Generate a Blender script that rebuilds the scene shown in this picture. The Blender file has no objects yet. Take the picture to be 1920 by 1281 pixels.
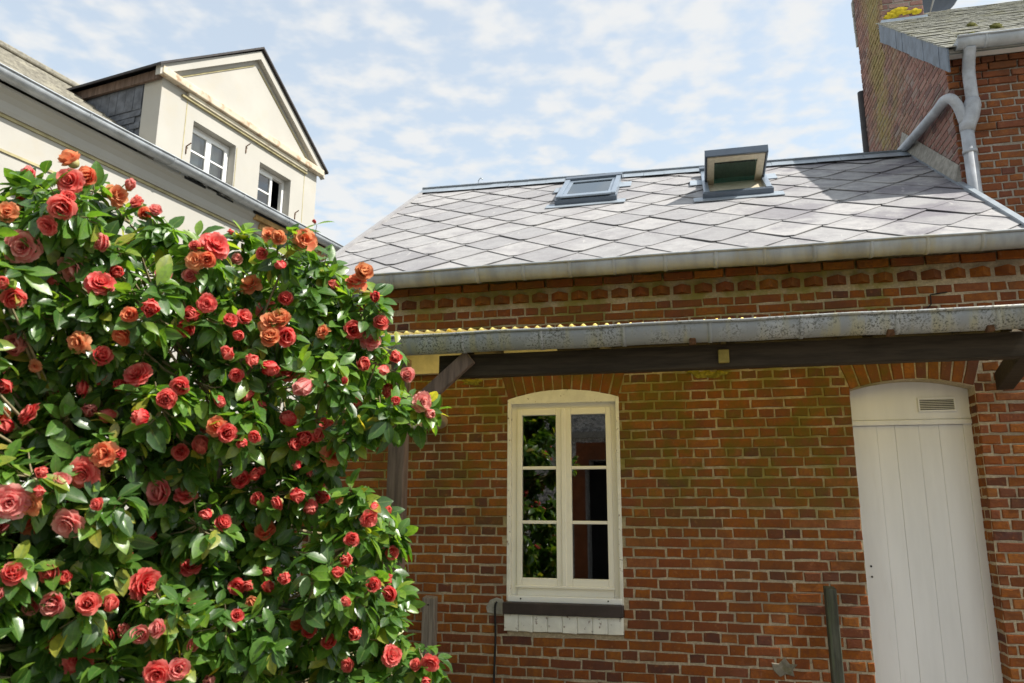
import bpy, math, random
from mathutils import Vector, Matrix
random.seed(7)
scene = bpy.context.scene
COL = scene.collection

# ------------------------------------------------------------------ camera
F, W, H = 1442.0, 1920, 1281
PITCH, YAW, ROLL = math.radians(12.4), math.radians(13.3), math.radians(0.26)
CAM = Vector((0, -5.8, 1.6))
fw = Vector((-math.sin(YAW) * math.cos(PITCH), math.cos(YAW) * math.cos(PITCH), math.sin(PITCH)))
rt = Vector((math.cos(YAW), math.sin(YAW), 0))
up = rt.cross(fw)
rt, up = rt * math.cos(ROLL) + up * math.sin(ROLL), -rt * math.sin(ROLL) + up * math.cos(ROLL)
cd = bpy.data.cameras.new('camera')
cd.sensor_width = 36; cd.lens = F / W * 36; cd.clip_end = 2000
cam = bpy.data.objects.new('camera', cd); COL.objects.link(cam)
M = Matrix((rt, up, -fw)).transposed().to_4x4(); M.translation = CAM
cam.matrix_world = M
scene.camera = cam
cd.dof.use_dof = True; cd.dof.focus_distance = 5.8; cd.dof.aperture_fstop = 2.8

# ------------------------------------------------------------------ light
SUN_AZ, SUN_EL = math.radians(93), math.radians(52)     # azimuth from +y towards +x
sv = Vector((math.cos(SUN_EL) * math.sin(SUN_AZ), math.cos(SUN_EL) * math.cos(SUN_AZ), math.sin(SUN_EL)))
sl = bpy.data.lights.new('sun', 'SUN'); sl.energy = 3.3; sl.angle = math.radians(0.6); sl.color = (1, .95, .87)
so = bpy.data.objects.new('sun', sl); COL.objects.link(so)
so.rotation_euler = (-sv).to_track_quat('-Z', 'Y').to_euler()
world = bpy.data.worlds.new('World'); scene.world = world; world.use_nodes = True
nt = world.node_tree; nt.nodes.clear()
def N(t, typ, **kw):
    n = t.nodes.new(typ)
    for k, v in kw.items(): setattr(n, k, v)
    return n
out = N(nt, 'ShaderNodeOutputWorld'); bg = N(nt, 'ShaderNodeBackground'); bg.inputs[1].default_value = .12
sky = N(nt, 'ShaderNodeTexSky'); sky.sky_type = 'NISHITA'; sky.sun_disc = False
sky.sun_elevation = SUN_EL; sky.sun_rotation = SUN_AZ; sky.altitude = 20; sky.air_density = 1.0; sky.dust_density = 1.5; sky.ozone_density = 1.5
tc = N(nt, 'ShaderNodeTexCoord'); sx = N(nt, 'ShaderNodeSeparateXYZ'); nt.links.new(tc.outputs['Generated'], sx.inputs[0])
mz = N(nt, 'ShaderNodeMath', operation='MAXIMUM'); nt.links.new(sx.outputs[2], mz.inputs[0]); mz.inputs[1].default_value = .08
cmb = N(nt, 'ShaderNodeCombineXYZ')
for i in (0, 1):
    dv = N(nt, 'ShaderNodeMath', operation='DIVIDE'); nt.links.new(sx.outputs[i], dv.inputs[0]); nt.links.new(mz.outputs[0], dv.inputs[1])
    nt.links.new(dv.outputs[0], cmb.inputs[i])
n1 = N(nt, 'ShaderNodeTexNoise'); n1.inputs['Scale'].default_value = 9.5; n1.inputs['Detail'].default_value = 3.5; n1.inputs['Roughness'].default_value = .5
n2 = N(nt, 'ShaderNodeTexNoise'); n2.inputs['Scale'].default_value = 1.1; n2.inputs['Detail'].default_value = 2
for n in (n1, n2): nt.links.new(cmb.outputs[0], n.inputs['Vector'])
ad = N(nt, 'ShaderNodeMath', operation='MULTIPLY_ADD'); nt.links.new(n2.outputs[0], ad.inputs[0]); ad.inputs[1].default_value = .5; nt.links.new(n1.outputs[0], ad.inputs[2])
mr = N(nt, 'ShaderNodeMapRange'); mr.interpolation_type = 'SMOOTHSTEP'
mr.inputs[1].default_value = .60; mr.inputs[2].default_value = .92; mr.inputs[3].default_value = .50; mr.inputs[4].default_value = .96
nt.links.new(ad.outputs[0], mr.inputs[0])
mx = N(nt, 'ShaderNodeMixRGB'); nt.links.new(mr.outputs[0], mx.inputs[0]); hs = N(nt, 'ShaderNodeMixRGB', blend_type='MULTIPLY'); hs.inputs[0].default_value = 1; hs.inputs[2].default_value = (.97, 1.05, .93, 1); nt.links.new(sky.outputs[0], hs.inputs[1]); nt.links.new(hs.outputs[0], mx.inputs[1]); mx.inputs[2].default_value = (3.0, 3.03, 3.03, 1)
nt.links.new(mx.outputs[0], bg.inputs[0]); nt.links.new(bg.outputs[0], out.inputs[0])
vs = scene.view_settings
vs.view_transform = 'Standard'; vs.look = 'None'; vs.gamma = 1; vs.exposure = 1.3
scene.cycles.max_bounces = 8; scene.cycles.diffuse_bounces = 4; scene.cycles.transparent_max_bounces = 12
scene.cycles.use_denoising = True

# ------------------------------------------------------------------ helpers
def ray(px, py): return (fw * F + rt * (px - W / 2) - up * (py - H / 2)).normalized()
def proj(P):
    v = Vector(P) - CAM; z = v.dot(fw)
    return (W / 2 + F * v.dot(rt) / z, H / 2 - F * v.dot(up) / z, z)
def atz(px, py, z): d = ray(px, py); return CAM + d * (z / d.dot(fw))
def tag(o, label=None, cat=None, group=None, kind=None):
    for k, v in (('label', label), ('category', cat), ('group', group), ('kind', kind)):
        if v: o[k] = v
    return o
def empty(name, loc=(0, 0, 0), rz=0, **kw):
    o = bpy.data.objects.new(name, None); COL.objects.link(o); o.location = loc; o.rotation_euler[2] = rz; o.empty_display_size = .1
    return tag(o, **kw)
def mesh(name, v, f, mat=None, smooth=False, attrs=None):
    me = bpy.data.meshes.new(name); me.from_pydata([tuple(p) for p in v], [], f); me.update()
    if mat: me.materials.append(mat)
    if smooth: me.polygons.foreach_set('use_smooth', [True] * len(me.polygons))
    for k, (dom, vals) in (attrs or {}).items():
        a = me.attributes.new(k, 'FLOAT', dom); a.data.foreach_set('value', vals)
    return me
def link(name, me, parent=None, loc=None, **kw):
    o = bpy.data.objects.new(name, me); COL.objects.link(o)
    if parent: o.parent = parent
    if loc is not None: o.location = loc
    return tag(o, **kw)
def obj(name, v, f, mat, parent=None, smooth=False, attrs=None, bevel=0, **kw):
    o = link(name, mesh(name, v, f, mat, smooth, attrs), parent, **kw)
    if bevel:
        b = o.modifiers.new('bevel', 'BEVEL'); b.width = bevel; b.segments = 2; b.limit_method = 'ANGLE'
    return o
class MB:
    def __init__(s): s.v = []; s.f = []
    def add(s, v, f):
        n = len(s.v); s.v += [Vector(p) for p in v]; s.f += [tuple(i + n for i in q) for q in f]; return s
    def box(s, x0, x1, y0, y1, z0, z1):
        return s.add([(x0, y0, z0), (x1, y0, z0), (x1, y1, z0), (x0, y1, z0), (x0, y0, z1), (x1, y0, z1), (x1, y1, z1), (x0, y1, z1)],
                     [(0, 3, 2, 1), (4, 5, 6, 7), (0, 1, 5, 4), (1, 2, 6, 5), (2, 3, 7, 6), (3, 0, 4, 7)])
    def bar(s, a, b, w, h, upv=(0, 0, 1)):
        a, b = Vector(a), Vector(b); t = (b - a).normalized(); sd = t.cross(Vector(upv)).normalized(); u = sd.cross(t)
        v = [p + sd * i * w / 2 + u * j * h / 2 for p in (a, b) for i, j in ((-1, -1), (1, -1), (1, 1), (-1, 1))]
        return s.add(v, [(0, 1, 2, 3), (7, 6, 5, 4), (0, 4, 5, 1), (1, 5, 6, 2), (2, 6, 7, 3), (3, 7, 4, 0)])
    def tube(s, pts, rad, n=8, cap=True):
        pts = [Vector(p) for p in pts]
        if not hasattr(rad, '__len__'): rad = [rad] * len(pts)
        base = len(s.v); ref = Vector((.3, .2, 1)).normalized()
        for i, p in enumerate(pts):
            t = (pts[min(i + 1, len(pts) - 1)] - pts[max(i - 1, 0)]).normalized()
            a = t.cross(ref if abs(t.dot(ref)) < .95 else Vector((1, 0, 0))).normalized(); b = t.cross(a)
            for k in range(n):
                an = 2 * math.pi * k / n; s.v.append(p + (a * math.cos(an) + b * math.sin(an)) * rad[i])
        for i in range(len(pts) - 1):
            for k in range(n):
                q = base + i * n; s.f.append((q + k, q + (k + 1) % n, q + n + (k + 1) % n, q + n + k))
        if cap:
            s.f.append(tuple(base + k for k in reversed(range(n)))); s.f.append(tuple(base + (len(pts) - 1) * n + k for k in range(n)))
        return s
    def prism(s, poly, y0, y1):          # poly in (x,z), extruded along y (front y0)
        n = len(poly); v = [(x, y0, z) for x, z in poly] + [(x, y1, z) for x, z in poly]
        f = [tuple(range(n)), tuple(reversed(range(n, 2 * n)))] + [(i, i + n, (i + 1) % n + n, (i + 1) % n) for i in range(n)]
        return s.add(v, f)
    def extrude(s, prof, x0, x1, closed=True):      # prof in (y,z) swept along x
        n = len(prof); v = [(x0, y, z) for y, z in prof] + [(x1, y, z) for y, z in prof]
        f = [(i, (i + 1) % n, (i + 1) % n + n, i + n) for i in range(n if closed else n - 1)]
        if closed: f += [tuple(reversed(range(n))), tuple(range(n, 2 * n))]
        return s.add(v, f)
    def build(s, name, mat, parent=None, smooth=False, bevel=0, **kw): return obj(name, s.v, s.f, mat, parent, smooth, None, bevel, **kw)
def smooth_path(pts, k=5):
    P = [Vector(p) for p in pts]; r = []
    for i in range(len(P) - 1):
        a, b, c, d = P[max(i - 1, 0)], P[i], P[i + 1], P[min(i + 2, len(P) - 1)]
        for j in range(k):
            t = j / k; r.append(.5 * ((2 * b) + (c - a) * t + (2 * a - 5 * b + 4 * c - d) * t * t + (3 * b - a - 3 * c + d) * t ** 3))
    return r + [P[-1]]

# ------------------------------------------------------------------ materials
class Mat:
    def __init__(s, name):
        s.m = bpy.data.materials.new(name); s.m.use_nodes = True; s.t = s.m.node_tree
        s.b = s.t.nodes['Principled BSDF']; s.o = s.t.nodes['Material Output']
        g = N(s.t, 'ShaderNodeNewGeometry'); s.pos = g.outputs['Position']
    def set(s, rough=.6, spec=.4, metal=0):
        s.b.inputs['Roughness'].default_value = rough; s.b.inputs['Specular IOR Level'].default_value = spec; s.b.inputs['Metallic'].default_value = metal; return s
    def noise(s, scale, detail=4, rough=.55, vec=None, stretch=None):
        n = N(s.t, 'ShaderNodeTexNoise'); n.inputs['Scale'].default_value = scale; n.inputs['Detail'].default_value = detail; n.inputs['Roughness'].default_value = rough
        v = vec or s.pos
        if stretch:
            mp = N(s.t, 'ShaderNodeMapping'); mp.inputs['Scale'].default_value = stretch; s.t.links.new(v, mp.inputs[0]); v = mp.outputs[0]
        s.t.links.new(v, n.inputs['Vector']); return n.outputs[0]
    def attr(s, name):
        n = N(s.t, 'ShaderNodeAttribute'); n.attribute_name = name; return n.outputs['Fac']
    def objrand(s): return N(s.t, 'ShaderNodeObjectInfo').outputs['Random']
    def ramp(s, fac, stops, interp='LINEAR'):
        n = N(s.t, 'ShaderNodeValToRGB'); r = n.color_ramp; r.interpolation = interp
        while len(r.elements) < len(stops): r.elements.new(.5)
        for e, (p, c) in zip(r.elements, stops):
            e.position = p; e.color = (*c, 1) if len(c) == 3 else c
        s.t.links.new(fac, n.inputs[0]); return n.outputs[0]
    def rng(s, v, a, b, c=0, d=1):
        n = N(s.t, 'ShaderNodeMapRange'); n.interpolation_type = 'SMOOTHSTEP'
        for i, q in enumerate((a, b, c, d)): n.inputs[i + 1].default_value = q
        s.t.links.new(v, n.inputs[0]); return n.outputs[0]
    def math(s, op, a, b):
        n = N(s.t, 'ShaderNodeMath', operation=op)
        for i, q in enumerate((a, b)):
            if isinstance(q, (int, float)): n.inputs[i].default_value = q
            else: s.t.links.new(q, n.inputs[i])
        return n.outputs[0]
    def mix(s, fac, a, b, mode='MIX'):
        n = N(s.t, 'ShaderNodeMixRGB', blend_type=mode)
        for i, q in enumerate((fac, a, b)):
            if isinstance(q, (int, float)): n.inputs[i].default_value = q
            elif isinstance(q, tuple): n.inputs[i].default_value = (*q, 1)
            else: s.t.links.new(q, n.inputs[i])
        return n.outputs[0]
    def sep(s, i):
        n = N(s.t, 'ShaderNodeSeparateXYZ'); s.t.links.new(s.pos, n.inputs[0]); return n.outputs[i]
    def col(s, c):
        if isinstance(c, tuple): s.b.inputs['Base Color'].default_value = (*c, 1)
        else: s.t.links.new(c, s.b.inputs['Base Color'])
        s.c = c; return s
    def bump(s, h, dist=.004, strength=.6):
        n = N(s.t, 'ShaderNodeBump'); n.inputs['Distance'].default_value = dist; n.inputs['Strength'].default_value = strength
        s.t.links.new(h, n.inputs['Height']); s.t.links.new(n.outputs[0], s.b.inputs['Normal']); return s
    def roughvar(s, v, a, b): s.t.links.new(s.rng(v, .3, .7, a, b), s.b.inputs['Roughness']); return s
    def translucent(s, fac, c):
        t = N(s.t, 'ShaderNodeBsdfTranslucent'); m = N(s.t, 'ShaderNodeMixShader'); m.inputs[0].default_value = fac
        if isinstance(c, tuple): t.inputs[0].default_value = (*c, 1)
        else: s.t.links.new(c, t.inputs[0])
        s.t.links.new(s.b.outputs[0], m.inputs[1]); s.t.links.new(t.outputs[0], m.inputs[2]); s.t.links.new(m.outputs[0], s.o.inputs[0]); return s

def brick_mat(name, algae, tint=1.0, dull=0.0):
    m = Mat(name).set(.9, .08)
    r = m.attr('rnd')
    c = m.ramp(r, [(0, (.070, .036, .030)), (.05, (.12, .048, .032)), (.13, (.19, .062, .027)), (.45, (.225, .068, .015)), (.75, (.265, .088, .015)), (.93, (.30, .112, .022)), (1, (.25, .095, .04))])
    lowf = m.noise(13, 4, .6); c = m.mix(m.rng(lowf, .40, .66, 0, .6), c, (.15, .050, .020)); mid = m.noise(26, 4, .6); c = m.mix(m.rng(mid, .56, .72, 0, .5), c, (.36, .17, .07))
    c = m.mix(dull, c, (.26, .15, .14))
    n = m.noise(45, 5, .65)
    c = m.mix(m.rng(n, .35, .75, 0, .55), c, (.13, .045, .03))
    n2 = m.noise(160, 3, .6)
    c = m.mix(m.rng(n2, .66, .74, 0, .35), c, (.40, .30, .19))
    soot = m.noise(2.2, 4, .6)
    c = m.mix(m.rng(soot, .46, .70, 0, .55), c, (.085, .046, .028))
    if algae:
        g = m.noise(3.1, 5, .62); g2 = m.noise(14, 4, .6)
        zz = m.sep(2); xx = m.sep(0)
        mask = m.math('MULTIPLY', m.rng(zz, 1.15, 2.0, 0, 1), m.rng(zz, 2.75, 3.0, 1, .35))
        mask = m.math('MULTIPLY', mask, m.rng(xx, -2.6, -1.4, .35, 1)); mask = m.math('MULTIPLY', mask, m.rng(xx, 1.3, 1.95, 1, 0))
        mask = m.math('MULTIPLY', mask, m.rng(m.math('ADD', g, m.math('MULTIPLY', g2, .5)), .62, .92, .08, .85))
        c = m.mix(mask, c, (.105, .085, .012))
    m.col(c)
    m.bump(m.math('ADD', n, m.math('MULTIPLY', n2, .5)), .006, .8)
    return m.m
def mortar_mat(name, algae, base=(.56, .46, .32)):
    m = Mat(name).set(.95, .1); n = m.noise(60, 5, .7); n3 = m.noise(2.6, 4, .6)
    c = m.mix(m.rng(n, .35, .7), tuple(q * .62 for q in base), base)
    c = m.mix(m.rng(n3, .45, .65, 0, .55), c, (.20, .165, .125))
    if algae:
        zz = m.sep(2); g = m.noise(3.1, 5, .62); xx = m.sep(0)
        k = m.math('MULTIPLY', m.math('MULTIPLY', m.rng(zz, 1.1, 1.9), m.rng(xx, 1.3, 1.95, 1, 0)), m.rng(g, .36, .6, .1, .9))
        c = m.mix(k, c, (.20, .175, .035))
    m.col(c).bump(n, .008, .9); return m.m
def simple(name, base, rough=.6, spec=.4, var=.25, scale=8, bump=0, dirt=None, stretch=None, metal=0):
    m = Mat(name).set(rough, spec, metal); n = m.noise(scale, 5, .6, stretch=stretch)
    c = m.mix(m.rng(n, .3, .7), tuple(q * (1 - var) for q in base), tuple(min(1, q * (1 + var * .4)) for q in base))
    if dirt: c = m.mix(m.rng(m.noise(dirt[1], 6, .65, stretch=stretch), dirt[2], dirt[3], 0, dirt[4]), c, dirt[0])
    m.col(c)
    if bump: m.bump(n, bump, .6)
    return m.m
BRICK = brick_mat('brick_mossy', True); MORTAR = mortar_mat('mortar_mossy', True)
BRICK2 = brick_mat('brick_neighbour', False, dull=.12); MORTAR2 = mortar_mat('mortar_neighbour', False, (.42, .38, .32))
# lichen on the neighbour's gable
def lichen_brick():
    m = Mat('brick_lichen').set(.9, .2); r = m.attr('rnd')
    c = m.ramp(r, [(0, (.15, .085, .08)), (.4, (.27, .135, .11)), (.8, (.33, .18, .145)), (1, (.28, .21, .19))])
    n = m.noise(50, 5, .65); c = m.mix(m.rng(n, .4, .7, 0, .6), c, (.20, .15, .13))
    w = m.math('ADD', m.noise(1.3, 4, .6), m.math('MULTIPLY', m.noise(9, 4, .6), .35))
    y = m.sep(1); k = m.math('MULTIPLY', m.math('MULTIPLY', m.rng(y, 2.2, 3.3), m.rng(y, 4.1, 3.5)), m.rng(m.sep(0), 2.42, 2.40))
    c = m.mix(m.math('MULTIPLY', m.rng(w, .56, .80, 0, .75), k), c, (.30, .25, .085))
    m.col(c).bump(n, .006, .8); return m.m
BRICKL = lichen_brick()
def slate_mat():
    m = Mat('fibre_cement_slate').set(.62, .4)
    r = m.objrand(); n = m.noise(7, 5, .62); f = m.noise(70, 4, .7)
    c = m.ramp(r, [(0, (.255, .25, .255)), (.5, (.31, .305, .305)), (1, (.36, .35, .345))])
    c = m.mix(m.rng(n, .38, .68, 0, .6), c, (.20, .195, .205))
    c = m.mix(m.rng(f, .56, .70, 0, .5), c, (.47, .46, .44))
    d = m.noise(1.7, 5, .62); x = m.sep(0)
    c = m.mix(m.math('MULTIPLY', m.rng(d, .47, .62, 0, .85), m.rng(x, .0, 1.6, .25, 1)), c, (.15, .14, .16))
    s = m.noise(22, 3, .5, stretch=(1, .25, .25)); c = m.mix(m.rng(s, .66, .74, 0, .35), c, (.52, .51, .48))
    m.col(c).bump(m.math('ADD', n, m.math('MULTIPLY', f, .6)), .004, .6); m.roughvar(n, .5, .78); return m.m
SLATE = slate_mat()
ZINC = simple('zinc', (.44, .47, .50), .45, .5, .25, 5, 0, ((.28, .29, .28), 9, .5, .72, .5), metal=.12)
def gutter_mat():
    m = Mat('weathered_zinc').set(.6, .4, .25); n = m.noise(6, 5, .6); f = m.noise(75, 3, .7); s = m.noise(9, 4, .6, stretch=(1, .2, .2))
    c = m.mix(m.rng(n, .35, .7), (.26, .275, .28), (.42, .43, .43))
    c = m.mix(m.rng(s, .46, .64, 0, .75), c, (.36, .34, .22))
    c = m.mix(m.rng(m.noise(3, 4, .6), .5, .66, 0, .5), c, (.17, .18, .17))
    c = m.mix(m.math('MULTIPLY', m.rng(f, .50, .60, 0, .85), m.rng(n, .35, .55)), c, (.075, .075, .06))
    m.col(c); return m.m
GUTTER = gutter_mat()
GUTTER2 = simple('grey_zinc_gutter', (.34, .36, .375), .5, .45, .3, 6, 0, ((.34, .31, .20), 7, .5, .7, .55), stretch=(1, .3, .3), metal=.15)
RUST = simple('rust', (.105, .050, .022), .9, .2, .5, 40, .003)
WHITE = simple('white_paint', (.78, .775, .76), .42, .45, .05, 3, 0, ((.55, .50, .40), 4, .58, .8, .35))
PVC = simple('cream_window_paint', (.80, .765, .67), .38, .5, .05, 3, 0, ((.58, .52, .40), 5, .58, .8, .35))
DOORW = simple('door_paint', (.72, .715, .71), .45, .45, .07, 2.2, .002, ((.50, .47, .42), 3, .55, .8, .4), stretch=(3, 1, .4))
WPAINT = simple('flaking_white_paint', (.72, .70, .63), .7, .3, .12, 12, .004, ((.14, .07, .05), 26, .60, .68, .85))
DARKSILL = simple('dark_sill_paint', (.040, .028, .026), .5, .4, .3, 10)
OLDWOOD = simple('old_brown_wood', (.17, .118, .092), .8, .25, .45, 6, .003, stretch=(6, 6, .6))
BEAMW = simple('dark_stained_beam', (.045, .034, .022), .85, .2, .4, 6, .003, stretch=(.6, 6, 6))
GREYWOOD = simple('weathered_grey_wood', (.23, .195, .165), .85, .2, .45, 8, .003, stretch=(9, 9, .5))
GREENWOOD = simple('mossy_grey_wood', (.072, .074, .056), .85, .2, .45, 8, .003, ((.06, .08, .03), 7, .5, .7, .7), stretch=(6, 6, .6))
LEDGER = simple('yellowed_ledger_paint', (.60, .52, .30), .6, .3, .2, 8)
OLDLEDGER = simple('mossy_block', (.26, .20, .05), .8, .2, .3, 14)
PIPE = simple('tan_pipe', (.34, .27, .185), .5, .4, .3, 9)
PIPEG = simple('grey_pipe', (.38, .40, .43), .45, .45, .25, 7, 0, ((.22, .22, .21), 10, .5, .7, .5))
CEMENT = simple('cement', (.33, .315, .28), .95, .15, .3, 18, .006)
DIRTCEM = simple('stained_cement', (.22, .20, .16), .95, .1, .4, 22, .008, ((.12, .11, .05), 16, .45, .65, .7))
BLACK = simple('dark_interior', (.03, .03, .03), .9, .1, .2, 4)
INNER = simple('interior_plaster', (.10, .095, .09), .9, .1, .2, 4)
RENDERW = simple('cream_render', (.43, .415, .375), .85, .25, .06, 1.2, .002, ((.42, .375, .29), 2.0, .52, .74, .4))
OLDREND = simple('bare_ochre_plaster', (.46, .29, .12), .95, .15, .35, 9, .01)
TRIM = simple('render_trim', (.66, .60, .47), .85, .25, .12, 4, 0, ((.36, .25, .15), 6, .55, .72, .55))
RUSTTRIM = simple('stained_cornice', (.58, .50, .38), .85, .25, .2, 5, 0, ((.30, .17, .09), 7, .48, .66, .75))
GROOVE = simple('groove_stain', (.42, .37, .21), .9, .2, .25, 8)
CHEEK = simple('dark_slate', (.115, .125, .145), .5, .4, .45, 9, .003)
ROOFOLD = simple('lichened_roof', (.25, .235, .195), .85, .25, .35, 14, .012, ((.36, .34, .27), 5, .5, .66, .7))
ROOFEDGE = simple('roof_edge_dark', (.05, .045, .045), .7, .3, .3, 9)
NROOF = simple('neighbour_slate', (.34, .34, .30), .75, .3, .35, 11, .003, ((.26, .25, .13), 5, .5, .7, .5))
VERGE = simple('verge_slate_blue', (.12, .145, .18), .5, .4, .35, 8)
MOSS = simple('moss', (.075, .075, .015), .95, .1, .5, 60, .01)
YLICHEN = simple('yellow_lichen', (.55, .42, .03), .95, .1, .4, 30, .006)
DISH = simple('dish_grey', (.10, .12, .15), .45, .4, .15, 4)
BLUEGREY = simple('skylight_cladding', (.10, .125, .16), .35, .5, .12, 6, metal=.3)
BLUELITE = simple('skylight_light_metal', (.30, .36, .43), .32, .5, .12, 6, metal=.5)
PINE = simple('varnished_pine', (.60, .53, .40), .45, .4, .12, 6, stretch=(6, 6, 1))
BARK = simple('camellia_bark', (.19, .15, .11), .85, .2, .4, 20, .003)
TWIG = simple('camellia_twig', (.27, .225, .13), .75, .25, .35, 25)
LEAD = simple('ridge_zinc', (.36, .41, .46), .42, .5, .2, 5, metal=.4)
GROUND = simple('gravel_courtyard', (.20, .18, .15), .95, .15, .3, 25, .01)
FLINT = simple('flint_wall', (.62, .61, .59), .8, .3, .6, 14, .02, ((.12, .12, .13), 18, .5, .62, .8))
def glass(name, tint=(1, 1, 1), ior=1.9, refl=(1, 1, 1)):
    m = bpy.data.materials.new(name); m.use_nodes = True; t = m.node_tree; t.nodes.clear()
    o = N(t, 'ShaderNodeOutputMaterial'); fr = N(t, 'ShaderNodeFresnel'); fr.inputs[0].default_value = ior
    tr = N(t, 'ShaderNodeBsdfTransparent'); tr.inputs[0].default_value = (*tint, 1); gl = N(t, 'ShaderNodeBsdfGlossy'); gl.inputs['Roughness'].default_value = .0; gl.inputs['Color'].default_value = (*refl, 1)
    mxs = N(t, 'ShaderNodeMixShader')
    for a, b in ((fr.outputs[0], mxs.inputs[0]), (tr.outputs[0], mxs.inputs[1]), (gl.outputs[0], mxs.inputs[2]), (mxs.outputs[0], o.inputs[0])): t.links.new(a, b)
    return m
GLASS = glass('window_glass', (.9, .95, .92), 2.3); SKYGLASS = glass('skylight_glass', (.42, .72, .66), 3.6, (.66, .92, .90)); SKYGLASS2 = glass('skylight_glass_sky', (.35, .5, .5), 6.0, (.95, 1, 1))
def sheet_mat():
    m = Mat('corrugated_translucent').set(.55, .4); n = m.noise(9, 5, .6)
    c = m.mix(m.rng(n, .4, .7), (.52, .45, .22), (.62, .58, .42)); m.col(c); m.translucent(.8, (.86, .70, .22)); return m.m
SHEET = sheet_mat()
def leaf_mat():
    m = Mat('camellia_leaf').set(.28, .62); r = m.attr('rnd'); e = m.attr('edge')
    c = m.ramp(r, [(0, (.036, .088, .020)), (.40, (.065, .155, .026)), (.75, (.115, .235, .034)), (.92, (.19, .30, .04)), (.975, (.30, .32, .05)), (1, (.38, .32, .06))])
    c = m.mix(m.rng(e, 0, .16, .55, 0), c, (.16, .24, .07))
    n = m.noise(60, 3, .5); c = m.mix(m.rng(n, .4, .7, 0, .3), c, (.02, .04, .012))
    m.col(c); m.roughvar(m.noise(30, 2), .26, .42); m.bump(n, .002, .3)
    m.translucent(.40, m.mix(1, c, (2.6, 2.4, .8), 'MULTIPLY')); return m.m
LEAF = leaf_mat()
def petal_mat(name, stops, edgec, rough=.5):
    m = Mat(name).set(rough, .3); r = m.objrand(); e = m.attr('edge'); p = m.attr('rnd')
    c = m.ramp(r, stops); c = m.mix(m.rng(e, .45, 1.0, 0, .55), c, edgec)
    c = m.mix(m.rng(p, 0, 1, 0, .35), c, (stops[0][1][0] * .7, stops[0][1][1] * .5, stops[0][1][2] * .5))
    n = m.noise(90, 3, .5); c = m.mix(m.rng(n, .5, .75, 0, .25), c, edgec)
    m.col(c); m.translucent(.45, c); return m.m
RED = petal_mat('petal_red', [(0, (.74, .035, .048)), (.5, (.82, .08, .085)), (1, (.86, .20, .17))], (.90, .40, .32))
PINK = petal_mat('petal_pink', [(0, (.80, .14, .16)), (.6, (.84, .25, .25)), (1, (.86, .36, .33))], (.90, .58, .48))
ORANGE = petal_mat('petal_wilted', [(0, (.84, .14, .08)), (.5, (.84, .27, .13)), (1, (.72, .36, .17))], (.80, .46, .22), .7)
BUDM = petal_mat('petal_bud', [(0, (.56, .02, .03)), (.6, (.66, .05, .06)), (1, (.72, .20, .18))], (.76, .22, .20))
BUDG = simple('bud_green', (.32, .30, .12), .6, .3, .3, 40)

# ------------------------------------------------------------------ setting
obj('ground', [(-60, -60, 0), (60, -60, 0), (60, 60, 0), (-60, 60, 0)], [(0, 1, 2, 3)], GROUND, kind='structure')

# ------------------------------------------------------------------ brickwork generator
def brick_geo(poly, y, depth=.03, jit=.0034, inset=.005, round_=.006):
    """one worn brick: outline poly in (u,w); face at y (towards -y)"""
    pts = []
    n = len(poly)
    for i in range(n):
        a, b = poly[i], poly[(i + 1) % n]
        L = math.hypot(b[0] - a[0], b[1] - a[1]); k = 2 if L > .085 else 1
        for j in range(k):
            t = j / k; pts.append((a[0] + (b[0] - a[0]) * t + random.uniform(-jit, jit), a[1] + (b[1] - a[1]) * t + random.uniform(-jit, jit)))
    cx = sum(p[0] for p in pts) / len(pts); cz = sum(p[1] for p in pts) / len(pts)
    ins = []
    for p in pts:
        dx, dz = cx - p[0], cz - p[1]; L = math.hypot(dx, dz) or 1
        q = inset * random.uniform(.7, 1.8); ins.append((p[0] + dx / L * q, p[1] + dz / L * q))
    m = len(pts); ty = random.uniform(-.002, .002)
    v = [(p[0], y + ty + random.uniform(-.0006, .0006), p[1]) for p in ins] + [(p[0], y + ty + round_, p[1]) for p in pts] + [(p[0], y + depth, p[1]) for p in pts]
    f = [tuple(range(m))]
    for k in (0, m):
        f += [(k + i, k + m + i, k + m + (i + 1) % m, k + (i + 1) % m) for i in range(m)]
    return v, f
def courses(u0, u1, z0, z1, excl, ch=.0707, head=.1147, joint=.0135, phase=0, random_bond=False):
    """list of brick outlines (poly) of alternating header and stretcher courses"""
    res = []; i0 = int(math.floor(z0 / ch)); i = i0
    while (i + 1) * ch <= z1 + 1e-6:
        zb, zt = i * ch, (i + 1) * ch
        if zb < z0 - 1e-6: i += 1; continue
        zm = (zb + zt) / 2
        free = [(u0, u1)]
        for e in excl:
            r = e(zm)
            if not r: continue
            nf = []
            for a, b in free:
                if r[1] <= a or r[0] >= b: nf.append((a, b)); continue
                if r[0] > a: nf.append((a, r[0]))
                if r[1] < b: nf.append((r[1], b))
            free = nf
        wobz = random.uniform(-.002, .002)
        for a, b in free:
            step = head if i % 2 == 0 else 2 * head
            x = math.floor((a - phase) / step) * step + phase - (step * .25 if i % 2 else 0) + random.uniform(-.01, .01)
            while x < b:
                st = step
                if random.random() < (.25 if random_bond else .06): st = head if step > head else 2 * head
                l, r = max(x + joint / 2 * random.uniform(.6, 1.3), a), min(x + st - joint / 2 * random.uniform(.6, 1.3), b)
                if r - l > .028:
                    zj = random.uniform(-.0025, .0025) + wobz
                    jz = joint / 2 * random.uniform(.75, 1.25)
                    res.append([(l, zb + jz + zj), (r, zb + jz + zj + random.uniform(-.0015, .0015)), (r, zt - jz + zj), (l, zt - jz + zj)])
                x += st
        i += 1
    return res
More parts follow.
